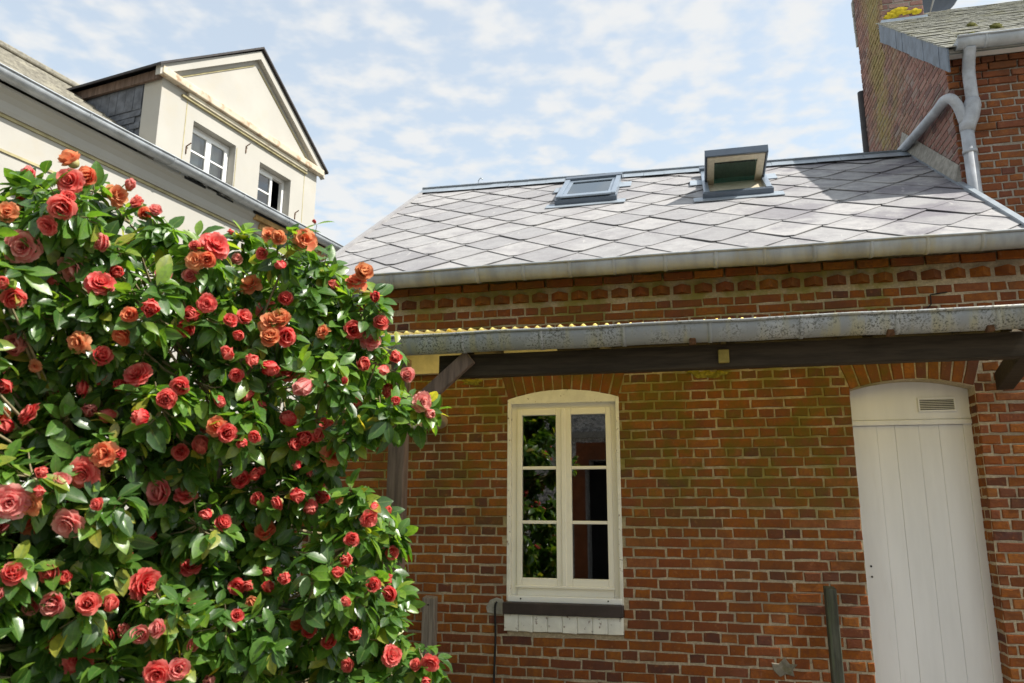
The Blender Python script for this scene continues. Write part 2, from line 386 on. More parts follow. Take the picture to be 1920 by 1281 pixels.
def lay_bricks(specs, parent, mat, score, tr, limit=300, mat_fn=None):
    """specs: (poly, y). the `limit` best by score are brick objects, the rest one brickwork part"""
    items = []
    for poly, y in specs:
        cu = sum(p[0] for p in poly) / len(poly); cz = sum(p[1] for p in poly) / len(poly)
        items.append((score(cu, cz), poly, y, cu, cz))
    items.sort(key=lambda q: -q[0])
    rest = MB(); ra = []
    for k, (s, poly, y, cu, cz) in enumerate(items):
        v, f = brick_geo(poly, y); rnd = random.random()
        if k < limit and s > 0:
            v = [tr(p) for p in v]; o = tr((cu, y, cz))
            vv = [Vector(p) - Vector(o) for p in v]
            link('brick', mesh('brick', vv, f, mat, False, {'rnd': ('FACE', [rnd] * len(f))}), parent, o)
        else:
            rest.add([tr(p) for p in v], f); ra += [rnd] * len(f)
    if rest.v: obj('brickwork', rest.v, rest.f, mat, parent, False, {'rnd': ('FACE', ra)}, kind='stuff')

# ------------------------------------------------------------------ gutter builder (runs along local x)
def gutter(parent, name, x0, x1, y, z, hw, dp, joints, mat, slope=0.0, hooks=()):
    prof = []; n = 10
    for i in range(n + 1):
        a = math.pi * i / n; prof.append((y + hw * math.cos(a), z - dp * math.sin(a) ** .8))
    inner = [(p[0] * 1 + (y - p[0]) * .05, p[1] + .004) for p in reversed(prof)]
    def P(x, q): return (x, q[0], q[1] + slope * (x - x0))
    pr = prof + inner; m = len(pr); K = 14; v = []; f = []
    for k in range(K + 1):
        x = x0 + (x1 - x0) * k / K; wob = .0035 * math.sin(k * 1.9) if 0 < k < K else 0
        v += [P(x, (q[0], q[1] + wob)) for q in pr]
    for k in range(K):
        f += [(k * m + i, k * m + (i + 1) % m, (k + 1) * m + (i + 1) % m, (k + 1) * m + i) for i in range(m)]
    # end caps follow the trough
    f += [tuple(range(n + 1)), tuple(K * m + i for i in reversed(range(n + 1)))]
    g = obj(name, v, f, mat, parent, True)
    for pnt in (0,):
        b = MB(); pts = [P(x0 + (x1 - x0) * k / K, (y - hw - .003, z + .004 + (.0035 * math.sin(k * 1.9) if 0 < k < K else 0))) for k in range(K + 1)]
        b.tube(pts, .010, 8).build('bead', mat, g, True)
    for xj in joints:
        pj = [(y + (q[0] - y) * 1.05, q[1] - .004) for q in prof]; w = random.uniform(.010, .017)
        v = [P(xj - w, q) for q in pj] + [P(xj + w, q) for q in pj]; k = len(pj)
        v2 = [P(xj - w, ((q[0] - y) * .98 + y, q[1] + .003)) for q in prof] + [P(xj + w, ((q[0] - y) * .98 + y, q[1] + .003)) for q in prof]
        f = [(i, i + 1, i + 1 + k, i + k) for i in range(k - 1)] + [(i, 2 * k + i, 2 * k + i + 1, i + 1) for i in range(k - 1)] + [(k + i, k + i + 1, 3 * k + i + 1, 3 * k + i) for i in range(k - 1)]
        obj('joint', v + v2, f, mat, g, True)
    for xh in hooks:
        b = MB(); zb = z - dp + slope * (xh - x0)
        b.prism([(xh - .022, zb - .018), (xh + .020, zb - .014), (xh + .016, zb + .03), (xh - .004, zb + .05), (xh - .02, zb + .025)], y - hw * .62, y - hw * .10)
        b.build('bracket_tip', RUST, g, bevel=.003)
    return g

# ================================================================== BRICK OUTBUILDING
OB = empty('brick_outbuilding', (0, 0, 0), label='low red brick outbuilding with diamond slated roof, white window and door', cat='building')
WX0, WX1, ZTOP = -3.12, 2.62, 3.42
class Arch:
    def __init__(s, xl, xr, zb, zs, zc, vh=.205):
        s.xl, s.xr, s.zb, s.zs, s.zc, s.vh = xl, xr, zb, zs, zc, vh
        a = (xr - xl) / 2; h = zc - zs; s.R = (a * a + h * h) / (2 * h); s.cx = (xl + xr) / 2; s.cz = zc - s.R
        s.half = math.asin(a / s.R)
    def top(s, x): return s.cz + math.sqrt(max(s.R ** 2 - (x - s.cx) ** 2, 0))
    def excl(s, z):
        if s.zb < z < s.zs: return (s.xl, s.xr)
        if s.zs <= z:
            r = s.R + s.vh + .006
            dz = z - s.cz
            if dz >= r: return None
            h = min(math.sqrt(r * r - dz * dz), dz * math.tan(s.half) + .006)
            return (s.cx - h, s.cx + h)
    def voussoirs(s):
        L = 2 * s.half * s.R; n = max(3, round(L / .072)); res = []
        for k in range(n):
            a0 = -s.half + 2 * s.half * (k + .07) / n; a1 = -s.half + 2 * s.half * (k + .93) / n
            P = lambda a, r: (s.cx + math.sin(a) * r, s.cz + math.cos(a) * r)
            res.append([P(a0, s.R + .003), P(a1, s.R + .003), P(a1, s.R + s.vh), P(a0, s.R + s.vh)])
        return res
WIN = Arch(-1.40, -.545, .735, 2.445, 2.512)
DOOR = Arch(1.088, 1.888, -.1, 2.448, 2.512)
# wall: mortar bed with real openings
def wall_mesh():
    m = MB(); y, t = .007, .30
    xs = [WX0]
    for A in (WIN, DOOR): xs += [A.xl + (A.xr - A.xl) * k / 14 for k in range(15)]
    xs.append(WX1)
    for a, b in zip(xs[:-1], xs[1:]):
        mid = (a + b) / 2; A = next((q for q in (WIN, DOOR) if q.xl < mid < q.xr), None)
        if not A:
            m.add([(a, y, -.1), (b, y, -.1), (b, y, ZTOP), (a, y, ZTOP)], [(0, 1, 2, 3)]); m.add([(a, t, -.1), (b, t, -.1), (b, t, ZTOP), (a, t, ZTOP)], [(3, 2, 1, 0)])
        else:
            za, zb = A.top(a), A.top(b)
            m.add([(a, y, za), (b, y, zb), (b, y, ZTOP), (a, y, ZTOP)], [(0, 1, 2, 3)]); m.add([(a, t, za), (b, t, zb), (b, t, ZTOP), (a, t, ZTOP)], [(3, 2, 1, 0)])
            m.add([(a, y, za), (b, y, zb), (b, t, zb), (a, t, za)], [(3, 2, 1, 0)])
            if A.zb > 0:
                z = A.zb
                m.add([(a, y, -.1), (b, y, -.1), (b, y, z), (a, y, z)], [(0, 1, 2, 3)]); m.add([(a, t, -.1), (b, t, -.1), (b, t, z), (a, t, z)], [(3, 2, 1, 0)])
                m.add([(a, y, z), (b, y, z), (b, t, z), (a, t, z)], [(0, 1, 2, 3)])
    for A in (WIN, DOOR):
        zb = max(A.zb, -.1)
        m.add([(A.xl, y, zb), (A.xl, y, A.zs), (A.xl, t, A.zs), (A.xl, t, zb)], [(0, 1, 2, 3)])
        m.add([(A.xr, y, zb), (A.xr, y, A.zs), (A.xr, t, A.zs), (A.xr, t, zb)], [(3, 2, 1, 0)])
    m.add([(WX0, y, ZTOP), (WX1, y, ZTOP), (WX1, t, ZTOP), (WX0, t, ZTOP)], [(0, 1, 2, 3)])
    return m
wall = wall_mesh().build('front_wall', MORTAR, OB)
specs = [(p, 0.0) for p in courses(WX0, WX1, 0, 3.20, [WIN.excl, DOOR.excl])]
for A in (WIN, DOOR): specs += [(p, -.001) for p in A.voussoirs()]
specs += [(p, -.045) for p in courses(WX0, WX1, 3.29, 3.43, [])]
ROOFT = math.tan(math.radians(35)); RC, RS = math.cos(math.radians(35)), math.sin(math.radians(35))
def ob_score(u, z):
    x, y, d = proj((u, 0, z))
    if not (0 < x < W and 0 < y < H): return -1
    if x < 840 or (575 < y < 700) : return -.5
    if y < 575: return .2 / d
    return 1 / d
lay_bricks(specs, wall, BRICK, ob_score, lambda p: p)
# dog-tooth course: bricks laid corner-out under the eaves
for k in range(int((WX1 - WX0) / .158)):
    x = WX0 + .08 + k * .158; r = .078
    z0, z1 = 3.222, 3.284
    v = [(x - r, .02, z0), (x + random.uniform(-.006, .006), -.062, z0), (x + r, .02, z0), (x - r, .02, z1), (x, -.062, z1), (x + r, .02, z1)]
    vv = [Vector(p) - Vector((x, 0, z0)) for p in v]
    f = [(0, 1, 4, 3), (1, 2, 5, 4), (3, 4, 5), (2, 1, 0)]
    link('dogtooth_brick', mesh('dogtooth_brick', vv, f, BRICK, False, {'rnd': ('FACE', [random.random()] * 4)}), wall, (x, 0, z0))
# brick lining of the door reveal (right jamb is the one seen)
rv = [(p, 0) for p in courses(.012, .20, 0, 2.45, [], head=.115)]
lay_bricks(rv, wall, BRICK, lambda u, z: -1, lambda p: (DOOR.xr - .0 + p[1] - .004, p[0], p[2]))
# side and back walls, floor of loft (closed, dark inside)
b = MB()
b.box(WX0, WX0 + .22, .31, 5.6, -.1, 3.3); b.box(WX0, 2.36, 5.6, 5.85, -.1, 3.3); b.box(2.14, 2.36, .31, 5.6, -.1, 3.3)
b.add([(WX0, .0, 3.32), (WX0, 5.85, 3.32), (WX0, 2.75, 5.36), (WX0 + .2, .0, 3.32), (WX0 + .2, 5.85, 3.32), (WX0 + .2, 2.75, 5.36)], [(0, 1, 2), (5, 4, 3), (0, 2, 5, 3), (1, 4, 5, 2)])
b.build('side_walls', INNER, OB)
MB().box(WX0 + .22, 2.14, .31, 5.6, 3.0, 3.1).build('ceiling', INNER, OB)
MB().box(WX0 + .22, 2.14, .31, 5.6, .005, .03).build('floor', INNER, OB)

# ---- roof
EY, EZ = -.14, 3.447
RX0, RX1 = -3.2, 2.365
def smax(x): return 3.66 + (3.22 - 3.66) * (x + 3.15) / (2.365 + 3.15)
def S(x, s, h=0): return Vector((x, EY + s * RC - h * RS, EZ + s * RS + h * RC))
roof = obj('roof', [S(RX0, -.02, -.02), S(RX1, -.02, -.02), S(RX1, smax(RX1), -.02), S(RX0, smax(RX0), -.02),
                    S(RX0, -.02, -.07), S(RX1, -.02, -.07), S(RX1, smax(RX1), -.07), S(RX0, smax(RX0), -.07),
                    (RX0, 5.9, 3.4), (RX1, 5.9, 3.4), (RX1, 5.9, 3.33), (RX0, 5.9, 3.33)],
           [(0, 1, 2, 3), (7, 6, 5, 4), (0, 4, 5, 1), (1, 5, 6, 2), (0, 3, 7, 4), (3, 2, 9, 8), (6, 7, 11, 10), (8, 9, 10, 11), (2, 6, 10, 9), (7, 3, 8, 11)], ROOFEDGE, OB)
def clip(poly, fn):
    r = []
    for i in range(len(poly)):
        a, b = poly[i], poly[(i + 1) % len(poly)]; da, db = fn(a), fn(b)
        if da >= 0: r.append(a)
        if da * db < 0: t = da / (da - db); r.append((a[0] + (b[0] - a[0]) * t, a[1] + (b[1] - a[1]) * t))
    return r
SK = [(-1.29, -.67, 2.19, 3.10), (.20, .83, 1.92, 2.98)]
DX, DS = .2747, .255
for i in range(-17, 9):
    for j in range(-6, 17):
        if (i + j) % 2: continue
        x, s = .793 + i * DX, .885 + (j - 4 + 4) * DS - 3 * DS * 0
        s = .885 + j * DS
        cxx, css = x, s + DS
        if css > 4.1 or css < -.3: continue
        tip = .036
        jx, js = random.uniform(-.004, .004), random.uniform(-.004, .004)
        poly = [(x - tip, s + tip * .55), (x, s + .004 + tip * .4), (x + tip, s + tip * .55), (x + DX * .99, s + DS), (x + DX * .99, s + DS + .03), (x + .03, s + 2 * DS + .03), (x - .03, s + 2 * DS + .03), (x - DX * .99, s + DS + .03), (x - DX * .99, s + DS)]
        poly = [(p[0] + jx, p[1] + js) for p in poly]
        for fn in (lambda p: p[0] - RX0 + .012, lambda p: RX1 - .01 - p[0], lambda p: p[1] + .035, lambda p: smax(p[0]) - .05 - p[1]):
            if poly: poly = clip(poly, fn)
        if len(poly) < 3: continue
        A = sum(poly[k][0] * poly[(k + 1) % len(poly)][1] - poly[(k + 1) % len(poly)][0] * poly[k][1] for k in range(len(poly))) / 2
        if abs(A) < .004: continue
        lift = random.uniform(-.0015, .003); tl = random.uniform(-.004, .004)
        hh = lambda p: .019 - .017 * (p[1] - s) / (2 * DS) + lift + tl * (p[0] - x) / DX
        n = len(poly); o = S(x, s, 0)
        v = [S(p[0], p[1], hh(p)) - o for p in poly] + [S(p[0], p[1], hh(p) - .007) - o for p in poly]
        f = [tuple(range(n)), tuple(reversed(range(n, 2 * n)))] + [(k, k + n, (k + 1) % n + n, (k + 1) % n) for k in range(n)]
        link('slate', mesh('slate', v, f, SLATE), roof, o)
# ridge flashing, verges
m = MB(); K = 24
for sgn in (1, -1):
    for k in range(K):
        xa, xb = RX0 - .02 + (RX1 - RX0 + .02) * k / K, RX0 - .02 + (RX1 - RX0 + .02) * (k + 1) / K - .003
        h = .035 + random.uniform(-.002, .002)
        if sgn > 0: m.add([S(xa, smax(xa) - .15, h), S(xb, smax(xb) - .15, h), S(xb, smax(xb) + .015, h + .012), S(xa, smax(xa) + .015, h + .012)], [(0, 1, 2, 3)])
        else: m.add([S(xa, smax(xa) + .015, h + .012), S(xb, smax(xb) + .015, h + .012), S(xb, smax(xb) + .015, h + .012) + Vector((0, .12, -.085)), S(xa, smax(xa) + .015, h + .012) + Vector((0, .12, -.085))], [(0, 1, 2, 3)])
    m.tube([S(RX0 - .02, smax(RX0) + .012, .052), S(RX1, smax(RX1) + .012, .052)], .016, 6)
rdg = m.build('ridge_flashing', LEAD, OB)
sd = rdg.modifiers.new('solid', 'SOLIDIFY'); sd.thickness = .003
for x, nm in ((RX0, 'verge_trim'), (RX1, 'verge_trim')):
    m = MB(); w = .025
    m.add([S(x - w, -.03, .035), S(x + w, -.03, .035), S(x + w, smax(x), .035), S(x - w, smax(x), .035), S(x - w, -.03, -.09), S(x + w, -.03, -.09), S(x + w, smax(x), -.09), S(x - w, smax(x), -.09)],
          [(0, 1, 2, 3), (7, 6, 5, 4), (0, 4, 5, 1), (1, 5, 6, 2), (2, 6, 7, 3), (3, 7, 4, 0)])
    m.build(nm, SLATE if x < 0 else LEAD, OB)
p = S(-2.47, smax(-2.47) + .012, .05)
MB().tube(smooth_path([p, p + Vector((.0, 0, .05)), p + Vector((.03, 0, .085)), p + Vector((.05, 0, .06))], 4), .006, 6).build('ridge_hook', LEAD, OB, True)
# main gutter
gutter(OB, 'gutter', -3.24, 2.75, -.235, 3.44, .072, .098, [-3.0 + .355 * k + random.uniform(-.02, .02) for k in range(16)], GUTTER2)

# ---- skylights
def skylight(x0, x1, s0, s1, opened):
    g = empty('skylight'); g.parent = OB
    def slab(xa, xb, sa, sb, h0, h1, mb=None):
        mb = mb or MB()
        v = [S(x, s, h) for h in (h0, h1) for x, s in ((xa, sa), (xb, sa), (xb, sb), (xa, sb))]
        return mb.add(v, [(3, 2, 1, 0), (4, 5, 6, 7), (0, 1, 5, 4), (1, 2, 6, 5), (2, 3, 7, 6), (3, 0, 4, 7)])
    slab(x0 - .10, x1 + .10, s0 - .13, s0 + .02, .018, .026).build('flashing', LEAD, g)
    for xx, k in ((x0 - .09, -1), (x1, 1)):
        for q in range(1): slab(xx - (.03 if k < 0 else 0), xx + .09 + (.03 if k > 0 else 0), s0 + .62, s0 + .86, .022, .030).build('flashing', LEAD, g)
    slab(x0 + .03, x1 - .03, s0 + .04, s1 - .04, .022, .040).build('opening_liner', INNER if not opened else PINE, g)
    fr = MB(); w = .055
    slab(x0, x0 + w, s0, s1, .02, .085, fr); slab(x1 - w, x1, s0, s1, .02, .085, fr); slab(x0 + w, x1 - w, s1 - w, s1, .02, .085, fr)
    fr.build('frame', BLUELITE, g, bevel=.004)
    slab(x0 - .012, x1 + .012, s0 - .035, s0 + w * .8, .015, .075).build('bottom_cover', BLUEGREY, g, bevel=.004)
    # sash: local coords along slope about its pivot
    sp = (s0 + s1) / 2; ang = math.radians(40) if opened else 0
    def Q(x, ds, h):
        c, sn = math.cos(ang), math.sin(ang)
        return S(x, sp + ds * c + h * sn, .075 - ds * sn + h * c)
    def piece(xa, xb, da, db, h0, h1, nm, mat, bv=.003):
        v = [Q(x, d_, h) for h in (h0, h1) for x, d_ in ((xa, da), (xb, da), (xb, db), (xa, db))]
        mm = MB().add(v, [(3, 2, 1, 0), (4, 5, 6, 7), (0, 1, 5, 4), (1, 2, 6, 5), (2, 3, 7, 6), (3, 0, 4, 7)])
        return mm.build(nm, mat, g, bevel=bv)
    hl = (s1 - s0) / 2 - .03; a, b_ = x0 + .045, x1 - .045; fw_ = .07
    if not opened: a, b_ = x0 + .02, x1 - .02
    mat_in = PINE if opened else BLUELITE
    piece(a, a + fw_, -hl, hl, -.03, .012, 'sash_stile', mat_in); piece(b_ - fw_, b_, -hl, hl, -.03, .012, 'sash_stile', mat_in)
    piece(a + fw_, b_ - fw_, -hl, -hl + fw_ * 1.3, -.03, .012, 'sash_rail', mat_in); piece(a + fw_, b_ - fw_, hl - fw_, hl, -.03, .012, 'sash_rail', mat_in)
    piece(a + fw_ * .8, b_ - fw_ * .8, -hl + fw_, hl - fw_ * .8, -.006, .006, 'pane', SKYGLASS if opened else SKYGLASS2, 0)
    cv = BLUEGREY if opened else BLUELITE
    piece(a - .022, a + .028, -hl - .03, hl, .014, .032, 'sash_cover', cv); piece(b_ - .028, b_ + .022, -hl - .03, hl, .014, .032, 'sash_cover', cv)
    piece(a + .028, b_ - .028, -hl - .045, -hl + .05, .014, .032, 'sash_cover', cv)
    if opened:
        piece(a - .022, b_ + .022, -hl - .05, -hl - .028, -.035, .034, 'bottom_rail_cover', BLUEGREY)
        piece(a - .022, a - .006, -hl - .04, hl * .2, -.04, .014, 'side_cover', BLUEGREY); piece(b_ + .006, b_ + .022, -hl - .04, hl * .2, -.04, .014, 'side_cover', BLUEGREY)
        piece(a + fw_, b_ - fw_, -hl + fw_ * 1.5, -hl + fw_ * 1.62, -.034, -.028, 'seal', BLACK, 0)
    slab(x0 - .012, x1 + .012, s1 - .02, s1 + .10, .06, .115).build('top_cover', BLUEGREY, g, bevel=.004)
    return g
skylight(*SK[0], False); skylight(*SK[1], True)

# ---- window
win = empty('window'); win.parent = OB
yf = .045                                  # frame face
xl, xr, zb, zs = WIN.xl + .006, WIN.xr - .006, .985, WIN.zs
# plastered reveal and arch head
rvl = MB()
rvl.box(WIN.xl - .004, WIN.xl + .022, -.004, .12, .93, zs); rvl.box(WIN.xr - .022, WIN.xr + .004, -.004, .12, .93, zs)
arc = [(WIN.xl + (WIN.xr - WIN.xl) * k / 16, WIN.top(WIN.xl + (WIN.xr - WIN.xl) * k / 16) + .003) for k in range(17)]
rvl.prism(list(reversed(arc)) + [(WIN.xl, zs - .035), (WIN.xr, zs - .035)], .004, .13)
rvl.build('plaster_reveal', WPAINT, win, bevel=.004)
fr = MB(); w = .045; zt = zs - .03
fr.box(xl + .015, xl + .015 + w, yf, yf + .07, zb, zt); fr.box(xr - .015 - w, xr - .015, yf, yf + .07, zb, zt)
fr.box(xl + .06, xr - .06, yf, yf + .07, zt - w, zt - .001); fr.box(xl + .06, xr - .06, yf - .006, yf + .07, zb, zb + .06)
fr.build('frame', PVC, win, bevel=.005)
xm = (xl + xr) / 2; ys = yf - .012
a0, a1 = xl + .058, xm - .004; b0, b1 = xm + .004, xr - .058
zlo, zhi = zb + .062, zt - .042
PX = [(979.8, 1046.5), (1077.5, 1147)]
for (x0, x1), k in (((a0, a1), 0), ((b0, b1), 1)):
    s = MB(); sw = .040; inn = .068
    l, r = (x0 + sw, x1 - inn * .8) if k == 0 else (x0 + inn * .8, x1 - sw)
    s.box(x0, l, ys, ys + .05, zlo, zhi); s.box(r, x1, ys, ys + .05, zlo, zhi)
    s.box(l, r, ys, ys + .05, zlo, zlo + .065); s.box(l, r, ys, ys + .05, zhi - .05, zhi)
    s.build('sash', PVC, win, bevel=.005)
    g0, g1 = zlo + .065, zhi - .05
    for q in (1, 2):
        zc = g0 + (g1 - g0) * q / 3
        MB().box(l, r, ys + .006, ys + .04, zc - .012, zc + .012).build('glazing_bar', PVC, win, bevel=.004)
    for q in range(3):
        za, zb_ = g0 + (g1 - g0) * q / 3, g0 + (g1 - g0) * (q + 1) / 3
        t = random.uniform(-.0015, .0015)
        obj('pane', [(l, ys + .026 + t, za), (r, ys + .026, za), (r, ys + .026 - t, zb_), (l, ys + .026, zb_)], [(0, 1, 2, 3)], GLASS, win)
MB().box(a1 - .012, b0 + .012, ys - .014, ys + .001, zlo, zhi).build('meeting_strip', PVC, win, bevel=.004)
MB().box(a0 - .004, b1 + .004, ys - .018, ys + .004, zlo - .004, zlo + .012).build('drip_strip', PVC, win, bevel=.003)
MB().box(xl + .002, xr - .002, -.012, yf + .02, .945, zb + .001).build('sub_sill', WHITE, win, bevel=.004)
for xx in (xl + .10, xr - .10): MB().tube([(xx, -.016, .968), (xx, -.010, .968)], .006, 8).build('drain_cap', BLACK, win)
MB().box(WIN.xl - .022, WIN.xr + .004, -.055, .10, .862, .944).build('sill', DARKSILL, win, bevel=.006)
sb = MB()
for k in range(8):
    x0 = WIN.xl - .018 + k * (.868 / 8)
    v, f = brick_geo([(x0 + .003, .742), (x0 + .1055, .742 + random.uniform(-.004, .004)), (x0 + .1055, .860), (x0 + .003, .860)], -.030, .06, .0015, .004)
    obj('painted_brick', v, f, WPAINT, win)
MB().box(WIN.xl - .016, WIN.xr - .0, -.022, .03, .745, .858).build('sill_mortar', WPAINT, win)

# ---- door
door = empty('door'); door.parent = OB
yd = .155
dl, dr = DOOR.xl - .02, DOOR.xr
zrail = 2.23
fr = MB(); fr.box(dl, dl + .05, yd - .01, yd + .05, 0, 2.40); fr.box(dr - .055, dr, yd - .01, yd + .05, 0, 2.40)
fr.build('frame', DOORW, door, bevel=.004)
arc = [(DOOR.xl + (DOOR.xr - DOOR.xl) * k / 16, DOOR.top(DOOR.xl + (DOOR.xr - DOOR.xl) * k / 16)) for k in range(17)]
MB().prism(list(reversed(arc)) + [(DOOR.xl, zrail + .012), (DOOR.xr, zrail + .012)], yd - .014, yd + .04).build('transom_panel', DOORW, door, bevel=.003)
MB().box(dl, dr, yd - .026, yd + .03, zrail - .026, zrail + .010).build('transom_rail', DOORW, door, bevel=.006)
pw = [.0, .125, .235, .375, .53, .70]; p0 = dl + .05
edges = [p0, p0 + .155, p0 + .275, p0 + .43, p0 + .56, dr - .055]
for a, b_ in zip(edges[:-1], edges[1:]):
    MB().box(a + .0004, b_ - .0004, yd - .001 + random.uniform(-.001, .001), yd + .035, .02, zrail - .028).build('plank', DOORW, door, bevel=.0022)
vx0, vx1, vz0, vz1 = 1.555, 1.80, 2.295, 2.395
vt = MB(); t = .012
vt.box(vx0, vx1, yd - .026, yd - .012, vz1 - t, vz1); vt.box(vx0, vx1, yd - .026, yd - .012, vz0, vz0 + t); vt.box(vx0, vx0 + t, yd - .026, yd - .012, vz0 + t, vz1 - t); vt.box(vx1 - t, vx1, yd - .026, yd - .012, vz0 + t, vz1 - t)
vt.build('vent_frame', DOORW, door, bevel=.002)
MB().box(vx0 + t, vx1 - t, yd - .0165, yd - .0145, vz0 + t, vz1 - t).build('vent_back', BLACK, door)
for k in range(6):
    z = vz0 + t + .006 + k * .0125
    MB().add([(vx0 + t, yd - .026, z), (vx1 - t, yd - .026, z), (vx1 - t, yd - .017, z + .008), (vx0 + t, yd - .017, z + .008)], [(0, 1, 2, 3)]).build('vent_slat', DOORW, door)
for z, r in ((1.235, .007), (1.165, .007)): MB().tube([(dl + .085, yd - .0045, z), (dl + .085, yd + .01, z)], r, 10).build('keyhole', BLACK, door)
MB().box(dl, dr, yd + .055, yd + .07, 0, 2.5).build('back_board', BLACK, door)

# ================================================================== LEAN-TO CANOPY
CP = empty('lean_to_canopy', (0, -.9, 0), label='timber lean-to canopy with corrugated translucent sheets along the brick wall', cat='canopy')
def CPo(mb, name, mat, bevel=0, smooth=False, par=None):
    mb.v = [p - Vector((0, -.9, 0)) for p in mb.v]; return mb.build(name, mat, par or CP, smooth, bevel)
CX0, CX1 = -2.42, 1.86
for k in range(5):
    a = CX0 + (CX1 - CX0) * k / 5 - .03; b_ = CX0 + (CX1 - CX0) * (k + 1) / 5 + .03
    m = MB(); n = int((b_ - a) / .076 * 8); K = 3
    zt = lambda x: -.012 * (x - CX0)
    for j in range(K + 1):
        y = -.985 + (.955) * j / K; z = 2.786 + (2.90 - 2.786) * j / K
        for i in range(n + 1):
            x = a + (b_ - a) * i / n; m.v.append(Vector((x, y, z + zt(x) * (1 - j / K) + .018 * math.sin(2 * math.pi * x / .076) + .002 * (k % 2) + .002 * math.sin(x * 7))))
    for j in range(K):
        for i in range(n): q = j * (n + 1) + i; m.f.append((q, q + 1, q + n + 2, q + n + 1))
    CPo(m, 'corrugated_sheet', SHEET, smooth=True)
CPo(MB().box(-1.66, CX1 + .06, -.93, -.84, 2.475, 2.625), 'beam', BEAMW, .006)
CPo(MB().box(CX0, CX1 + .05, -.960, -.932, 2.64, 2.69), 'fascia_board', BEAMW, .004)
CPo(MB().box(CX0, -1.0, -.06, -.004, 2.665, 2.845), 'ledger', LEDGER, .004)
CPo(MB().box(-.998, CX1, -.055, -.004, 2.70, 2.845), 'ledger', BEAMW, .004)
for x in (-2.3, -1.45, -.6, .25, 1.05, 1.80):
    CPo(MB().bar((x, -.90, 2.665), (x, -.06, 2.79), .06, .085), 'rafter', BEAMW, .004)
CPo(MB().box(-2.0, -1.885, -.945, -.845, 0, 2.62), 'post', OLDWOOD, .008)
CPo(MB().bar((-1.93, -.965, 2.17), (-1.43, -.965, 2.60), .10, .055, (0, 1, 0)), 'brace', OLDWOOD, .006)
CPo(MB().box(.17, .235, -.955, -.90, 2.500, 2.583), 'beam_splice_block', OLDLEDGER, .005)
CPo(MB().bar((1.90, -.88, 2.53), (2.06, -.03, 2.47), .10, .12), 'end_beam', BEAMW, .006)
g = gutter(CP, 'gutter', CX0 - .05, 1.885, -1.03 + .9, 2.728, .072, .112, [-1.45 + .525 * k for k in range(-1, 7)], GUTTER, 0, [-.965, .06, .585, 1.11, 1.635][:0] + [.0 + .02, 1.14, 1.66])
MB().prism([(1.83, 2.63), (1.885, 2.60), (1.90, 2.72), (1.87, 2.69)], -.175, -.06).build('bracket_tip', RUST, g)

# drainpipe at the left end of the canopy
dp = MB().tube(smooth_path([(-2.12, -.95, 2.46), (-2.06, -.72, 2.42), (-1.93, -.30, 2.33), (-1.885, -.16, 2.285), (-1.92, -.10, 2.258), (-2.05, -.085, 2.245)], 6), .040, 12)
D = empty('drainpipe', (-2.0, -.1, 0), label='tan elbow pipe running from canopy gutter back along the brick wall', cat='pipe')
def loc(mb, E): mb.v = [p - E.location for p in mb.v]; return mb
loc(dp, D).build('elbow_pipe', PIPE, D, True)
loc(MB().tube([(-2.05, -.085, 2.245), (-3.10, -.085, 2.215)], .034, 12), D).build('wall_pipe', PIPEG, D, True)
loc(MB().tube([(-2.04, -.085, 2.245), (-2.10, -.085, 2.243)], .045, 12), D).build('collar', PIPE, D, True)
loc(MB().tube([(-3.08, -.085, 2.215), (-3.08, -.085, .02)], .036, 12), D).build('downpipe', PIPEG, D, True)

# stakes against the wall
def stake(name, x0, x1, y0, y1, ztop, mat, lean, label, bev):
    m = MB(); m.add([(x0, y0, 0), (x1, y0, 0), (x1, y1, 0), (x0, y1, 0), (x0 + lean, y0, ztop - .006), (x1 + lean, y0, ztop - .012), (x1 + lean, y1, ztop), (x0 + lean, y1, ztop + .004)],
                    [(0, 3, 2, 1), (4, 5, 6, 7), (0, 1, 5, 4), (1, 2, 6, 5), (2, 3, 7, 6), (3, 0, 4, 7)])
    return m.build(name, mat, None, bevel=bev, label=label, cat='post')
st = stake('wooden_stake', -1.995, -1.90, -.19, -.11, .98, GREYWOOD, .0, 'weathered grey wooden stake standing by the wall beside the camellia', .006)
MB().tube([(-1.947, -.196, .925), (-1.947, -.186, .925)], .006, 8).build('bolt_hole', BLACK, st)
st = stake('wooden_stake', .80, .870, -.20, -.11, 1.118, GREENWOOD, -.008, 'dark mossy wooden stake standing by the wall beside the white door', .006)
# wall fittings
TUFT = simple('yellow_moss', (.26, .22, .03), .95, .1, .5, 40, .01)
for px_, py_, a_, b_ in ((885, 717, .085, .03), (1322, 703, .10, .035), (1300, 697, .05, .02), (1352, 700, .05, .02)):
    d = ray(px_, py_); c_ = CAM + d * (-CAM.y / d.y); n = 14; v = []
    for k in range(n): q = 6.283 * k / n; w_ = random.uniform(.6, 1.25); v.append((c_.x + a_ * w_ * math.cos(q), -.004, c_.z + b_ * w_ * math.sin(q)))
    v.append((c_.x, -.022, c_.z)); obj('moss_patch', v, [(k, (k + 1) % n, n) for k in range(n)], TUFT, wall)
ck_ = []
for px_, py_ in ((1776, 548), (1744, 553), (1746, 570), (1738, 580), (1734, 592), (1722, 598)):
    d = ray(px_, py_); c_ = CAM + d * (-CAM.y / d.y); ck_.append((c_.x, c_.z))
ckm = MB()
for (xa, za), (xb, zb2) in zip(ck_[:-1], ck_[1:]):
    ckm.bar((xa, -.001, za), (xb, -.001, zb2), .006, .009, (0, 1, 0))
ckm.build('crack', BLACK, wall)
cb = empty('cable', (-1.49, 0, 0), label='thin dark cable climbing the brick wall beside the window sill', cat='cable')
